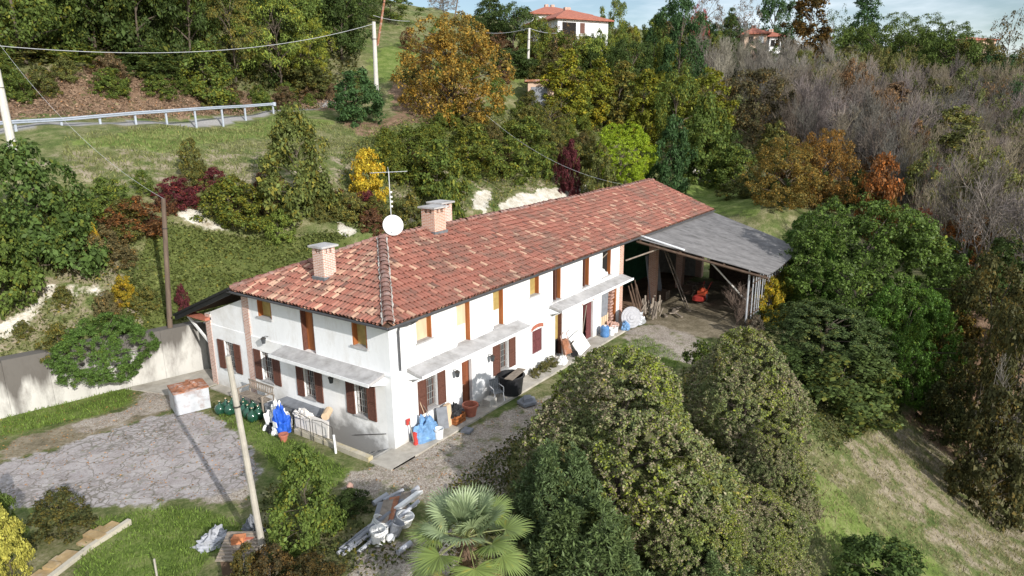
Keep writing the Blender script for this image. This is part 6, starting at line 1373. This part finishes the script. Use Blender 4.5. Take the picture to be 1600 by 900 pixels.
# -- trees of a wood that nothing tells apart
def fill(poly, n, kind, hr, wr, cols, name, label, cat, group, mind=2.5, parts=False):
    W = wpoly(poly); xs, ys = [p[0] for p in W], [p[1] for p in W]; pts = []; tries = 0
    while len(pts) < n and tries < n*60:
        tries += 1; x, y = random.uniform(min(xs), max(xs)), random.uniform(min(ys), max(ys))
        if not bool(inpoly(x, y, W)): continue
        if any((x-a)**2+(y-b)**2 < mind**2 for a, b in pts): continue
        pts.append((x, y)); h = random.uniform(*hr); c = random.choice(cols); kk = random.choice(kind) if isinstance(kind, (tuple, list)) else kind; f = random.uniform(.8, 1.2)
        veg(kk, 0, 0, 0, 0, (c[0]*f, c[1]*f, c[2]*f, c[3] if len(c) > 3 else 0), label, cat, name, group, loc=(x, y), h=h, w=h*random.uniform(*wr), sink=.2, parts=parts)
    return pts
gcols = [c4(GR), c4(GB), c4((.19, .16, .15)), c4((.15, .14, .12)), c4((.20, .17, .12))]
fill([(1185, 205), (1300, 190), (1600, 182), (1640, 300), (1640, 520), (1500, 470), (1380, 330), (1240, 250)], 250, ('bare', 'bare', 'thicket'), (6.5, 9.5), (.45, .7), gcols, 'bare_tree', 'leafless grey-brown tree of the dense bare wood on the far slope', 'tree', 'bare trees of the far wood', 2.6)
fill([(1220, 160), (1600, 140), (1630, 420), (1500, 420), (1400, 300)], 75, ('open', 'column', 'broad', 'open'), (7.5, 10.5), (.5, .75), [c4(OL, .3), c4((.15, .15, .05), .2), c4(OL, .1, .9), (.20, .13, .07, .2), (.15, .16, .05, .2)], 'thin_tree', 'thin tree still in leaf among the bare trees of the far slope', 'tree', 'leafy trees scattered in the bare wood', 4.5)
fill([(1085, 115), (1200, 128), (1340, 150), (1330, 200), (1210, 200), (1100, 160)], 36, ('thicket',), (6, 8.5), (.6, .8), [c4((.26, .24, .19)), c4((.22, .2, .17))], 'grey_willow', 'pale grey leafless willow of the clump below the crest', 'tree', 'grey willows below the crest', 3.2)
fill([(0, 100), (560, 90), (560, 20), (0, 10)], 34, ('broad', 'feather'), (9, 13), (.7, .95), [c4(DG, .1), c4(DG, .3), c4(MG, .3)], 'woodland_tree', 'dark tree of the wood rising behind the road', 'tree', 'trees of the wood behind the road', 4.5, parts=True)
fill([(860, 200), (1100, 200), (1130, 90), (1000, 70), (860, 100)], 60, ('bush', 'broad', 'column'), (3.5, 7), (.6, .9), [c4(MG, .4, 1.2), c4(OL, .4, 1.2), c4(LG, .3), c4((.14, .13, .055), .3), c4(YG, .3, .75)], 'thicket_tree', 'green and yellow tree in the thicket on the slope below the villa', 'tree', 'thicket trees below the villa', 3)
fill([(600, 300), (950, 260), (930, 190), (800, 180), (640, 200), (600, 230)], 44, ('bush',), (1.6, 3.2), (.9, 1.3), [c4(MG, .4), c4(OL, .4), c4(LG, .4, .7), c4((.11, .10, .04), .3)], 'shrub', 'shrub of the rough bank behind the tiled roof', 'shrub', 'shrubs on the bank behind the roof', 2.2)
fill([(160, 330), (260, 290), (420, 290), (560, 330), (620, 350), (600, 380), (520, 350), (430, 345), (300, 330), (240, 370), (160, 400)], 30, ('bush',), (.9, 2.0), (1.0, 1.5), [c4(OL, .4), c4(MG, .3), c4((.14, .12, .055), .3), c4((.13, .07, .04), .3)], 'low_shrub', 'low shrub of the scrub between the meadow and the ivy bank', 'shrub', 'low scrub above the ivy bank', 1.5)
fill([(20, 440), (90, 400), (200, 400), (240, 440), (230, 500), (60, 540), (0, 560)], 16, ('bush',), (.6, 1.4), (1.1, 1.6), [c4(OL, .4), c4((.15, .13, .06), .3)], 'low_shrub', 'low olive shrub on the rough bank above the retaining wall', 'shrub', 'low scrub above the retaining wall', 1.6)
fill([(0, 160), (560, 150), (560, 128), (0, 128)], 22, ('bush',), (1.2, 2.4), (1.0, 1.5), [c4(OL, .3), c4(MG, .3), c4((.15, .11, .06), .2)], 'low_shrub', 'low shrub on the brown road bank under the wood', 'shrub', 'low shrubs on the road bank', 2.2)
fill([(600, 180), (640, 60), (860, 100), (860, 170), (760, 190)], 22, ('bush',), (2, 3.5), (.8, 1.2), [c4(MG, .3), c4(OL, .4), c4((.14, .09, .05), .3)], 'shrub', 'shrub around the walnut tree on the upper slope', 'shrub', 'shrubs on the upper slope', 3)
fill([(1040, 95), (1500, 110), (1500, 85), (1040, 62)], 36, ('broad', 'bush'), (4, 8), (.8, 1.1), [c4(BG, .0), c4(DG, .1), c4(MG, .1)], 'crest_tree', 'dark green tree of the belt along the crest', 'tree', 'trees along the crest', 5, parts=True)
fill([(1200, 330), (1330, 330), (1450, 430), (1480, 560), (1600, 560), (1640, 480), (1400, 320), (1210, 280)], 26, ('bush', 'broad'), (2.5, 5), (.8, 1.1), [c4((.12, .10, .03), .5), c4(DG, .2), c4((.10, .06, .03), .4)], 'shrub', 'shrub at the foot of the bare wood behind the evergreens', 'shrub', 'shrubs at the foot of the bare wood', 2.8)

# -- uncountable ground cover
def scatter(name, polys, dens, leaf, hmax, cols, label, wide=.6, up=.6, blade=False, seed=1, m='leaf', clump=1.2, jit=.8, avoid=None):
    g = np.random.default_rng(seed); VV = []
    for poly in polys:
        W = np.array(wpoly(poly) if isinstance(poly[0][0], (int, float)) and max(p[0] for p in poly) > 60 else poly); lo, hi = W.min(0), W.max(0); ar = (hi-lo).prod(); n = int(min(ar*dens, 400000))
        q = g.uniform(lo, hi, (n, 2)); q = q[inpoly(q[:, 0], q[:, 1], [tuple(w) for w in W])]
        q = q[vnoise(q[:, 0], q[:, 1], clump, seed)+.35*vnoise(q[:, 0], q[:, 1], clump*.3, seed+3) > g.uniform(.1, .9, len(q))]
        if avoid is not None: q = q[~avoid(q[:, 0], q[:, 1])]
        VV.append(q)
    q = np.concatenate(VV); n = len(q); z = hgt(q[:, 0], q[:, 1])
    P0 = np.stack([q[:, 0], q[:, 1], z+g.random(n)**1.5*hmax*(.4+.9*vnoise(q[:, 0], q[:, 1], clump*1.3, seed+5))], -1)
    if blade: P0[:, 2] = z-.01; A = unit(g.normal(size=(n, 3))*.45+[0, 0, 1]); Nn = unit(np.cross(A, g.normal(size=(n, 3)))); 
    else: A = g.normal(size=(n, 3)); Nn = unit(g.normal(size=(n, 3))*jit+[0, -.2, up*1.4])
    L = leaf*g.uniform(.5, 1.5, n); V, F = leaf_quads(P0, Nn, A, L, L*wide); me = rawmesh(name, V, F); me.materials.append(MT[m])
    o = addo(name, me); o.color = cols; tag(o, label, None, None, 'stuff'); return n
chalk_w = [wpoly(p) for p in CHALK]
noyard = lambda x, y: ((x > -.3) & (x < 35) & (y > -1.1) & (y < 14.8)) | np.any([inpoly(x, y, p) for p in chalk_w], axis=0)
cnt = 0
cnt += scatter('ivy', IVY, 300, .16, .26, (.125, .15, .042, .15), 'ivy covering the steep bank behind the house', seed=3, avoid=noyard)
cnt += scatter('weeds', [[(-60, 560), (180, 540), (250, 420), (200, 330), (100, 300), (-60, 380)]], 190, .13, .45, (.14, .155, .055, .25), 'rough weeds on the bank above the retaining wall', seed=5, avoid=noyard)
cnt += scatter('weeds', [[(560, 380), (760, 345), (960, 300), (1040, 290), (1000, 220), (900, 180), (760, 180), (600, 200), (540, 240), (520, 330)]], 90, .18, .7, (.13, .155, .05, .3), 'rough weeds and brambles on the bank behind the roof', seed=6, avoid=noyard)
cnt += scatter('dry_leaves', [[(-60, 203), (212, 187), (430, 171), (560, 165), (560, 118), (-60, 124)]], 95, .17, .45, (.27, .19, .13, .15), 'dry brown growth on the road bank', seed=7)
cnt += scatter('undergrowth', [[(860, 180), (1240, 240), (1400, 330), (1480, 420), (1640, 560), (1640, 130), (1300, 115), (1000, 85), (860, 90)]], 14, .38, 1.3, (.13, .105, .06, .3), 'low undergrowth between the trees of the slope', seed=8)
cnt += scatter('undergrowth', [[(-40, 130), (560, 118), (560, 60), (-40, 60)]], 16, .35, 1.6, (.06, .065, .02, .3), 'undergrowth under the wood behind the road', seed=18)
cnt += scatter('grass', LUSH[:4], 420, .13, 0, (.15, .22, .045, .0), 'short green grass of the yard lawns', wide=.16, blade=True, seed=9)
cnt += scatter('grass', [[(1240, 700), (1420, 640), (1620, 760), (1620, 920), (1240, 920)]], 120, .16, 0, (.25, .225, .115, .0), 'dry and green grass of the lower meadow', wide=.16, blade=True, seed=10)
cnt += scatter('grass', [[(100, 290), (300, 300), (560, 250), (600, 200), (430, 185), (100, 212)]], 60, .22, 0, (.20, .21, .08, .0), 'thin grass of the meadow below the road', wide=.2, blade=True, seed=11)
cnt += scatter('fallen_leaves', [[(540, 745), (640, 703), (740, 668), (900, 600), (960, 640), (800, 690), (790, 775), (640, 785)], [(0, 640), (280, 600), (400, 700), (400, 780), (0, 790)]], 30, .07, .02, (.25, .17, .09, .5), 'scattered dry leaves on driveway and asphalt', up=2, seed=12)
cnt += scatter('weeds', [[(380, 900), (560, 905), (640, 880), (520, 780), (420, 760), (395, 820)], [(700, 760), (860, 640), (960, 600), (1000, 700), (860, 905), (700, 905)], [(1150, 560), (1240, 640), (1290, 720), (1400, 660), (1420, 600), (1250, 540)]], 260, .11, .3, (.075, .09, .03, .35), 'weeds under the bushes round the yard', seed=13)
# climbing plant stems on shed side
# palm
def palm():
    c = at_d(729, 840, 15.4); bz = float(hgt(c[0], c[1])); e = empty('fan_palm', (c[0], c[1], bz), 'fan palm with large split fronds at the bottom centre', 'palm tree')
    mb = MB(); n = 14; mb.tube([(c[0]+.03*math.sin(k), c[1], bz-.1+(c[2]-bz+.1)*k/n) for k in range(n+1)], [.16+.02*(k % 2) for k in range(n+1)], 12); mb.build('trunk', 'palm_fibre', e)
    mb = MB(); g = np.random.default_rng(4)
    for k in range(260):
        z = bz+(c[2]-bz)*g.uniform(.3, 1.02); a = g.uniform(0, 6.28); mb.tube([(c[0]+.15*math.cos(a), c[1]+.15*math.sin(a), z), (c[0]+.3*math.cos(a+.2), c[1]+.3*math.sin(a+.2), z+g.uniform(-.22, .1))], .012, 3)
    mb.build('trunk_fibre', 'palm_fibre', e)
    for k in range(30):
        az = k*2.39996; el = R(80-k*4.3+g.uniform(-9, 9)); Lp = .62+.018*k+g.uniform(-.08, .1); d = np.array([math.cos(az)*math.cos(el), math.sin(az)*math.cos(el), math.sin(el)])
        s = np.cross(d, [0, 0, 1]); s /= np.linalg.norm(s); upn = np.cross(s, d); tip = c+d*Lp-np.array([0, 0, .05]); V = []; F = []
        nl = 34; Rf = .86*g.uniform(.85, 1.1); bend = g.uniform(.05, .5)
        for q in range(nl):
            th = R(-112+224*q/(nl-1)); dr = d*math.cos(th)+s*math.sin(th)+upn*(.16*abs(math.sin(th))+g.uniform(-.03, .03)); dr /= np.linalg.norm(dr); sd_ = np.cross(dr, upn); sd_ /= np.linalg.norm(sd_)
            L = Rf*(1-.30*abs(th)/2)*g.uniform(.93, 1.05); b = len(V)
            for t, w in ((0.02, .003), (.5, .030), (.82, .018), (1.0, .002)):
                cc = tip+dr*L*t-np.array([0, 0, 1])*(bend*.55*L*t**2.5+(.10*max(0, t-.7) if k > 10 else 0)); V += [cc-sd_*w, cc+upn*w*.55, cc+sd_*w]
            for j in range(3): a_ = b+j*3; F += [(a_, a_+1, a_+4, a_+3), (a_+1, a_+2, a_+5, a_+4)]
        off = np.array([c[0], c[1], bz]); me = rawmesh('frond', np.array(V)-off, F); me.materials.append(MT['palm_leaf']); o = addo('frond', me, e)
        o.color = (.19, .25, .07, .1) if k > 12 else (.25, .31, .16, .0)
        if k > 24: o.color = (.20, .20, .07, .2)
        MB().tube([c, c+d*Lp*.5+np.array([0, 0, .02]), tip], [.02, .014, .01], 5).build('stalk', 'palm_stalk', o)
MT['palm_fibre'] = mat('palm_fibre', (.13, .085, .055), .95, var=.4, scale=12); MT['palm_stalk'] = mat('palm_stalk', (.20, .22, .08), .5, var=.2)
palm()
print('leaves scattered', cnt)
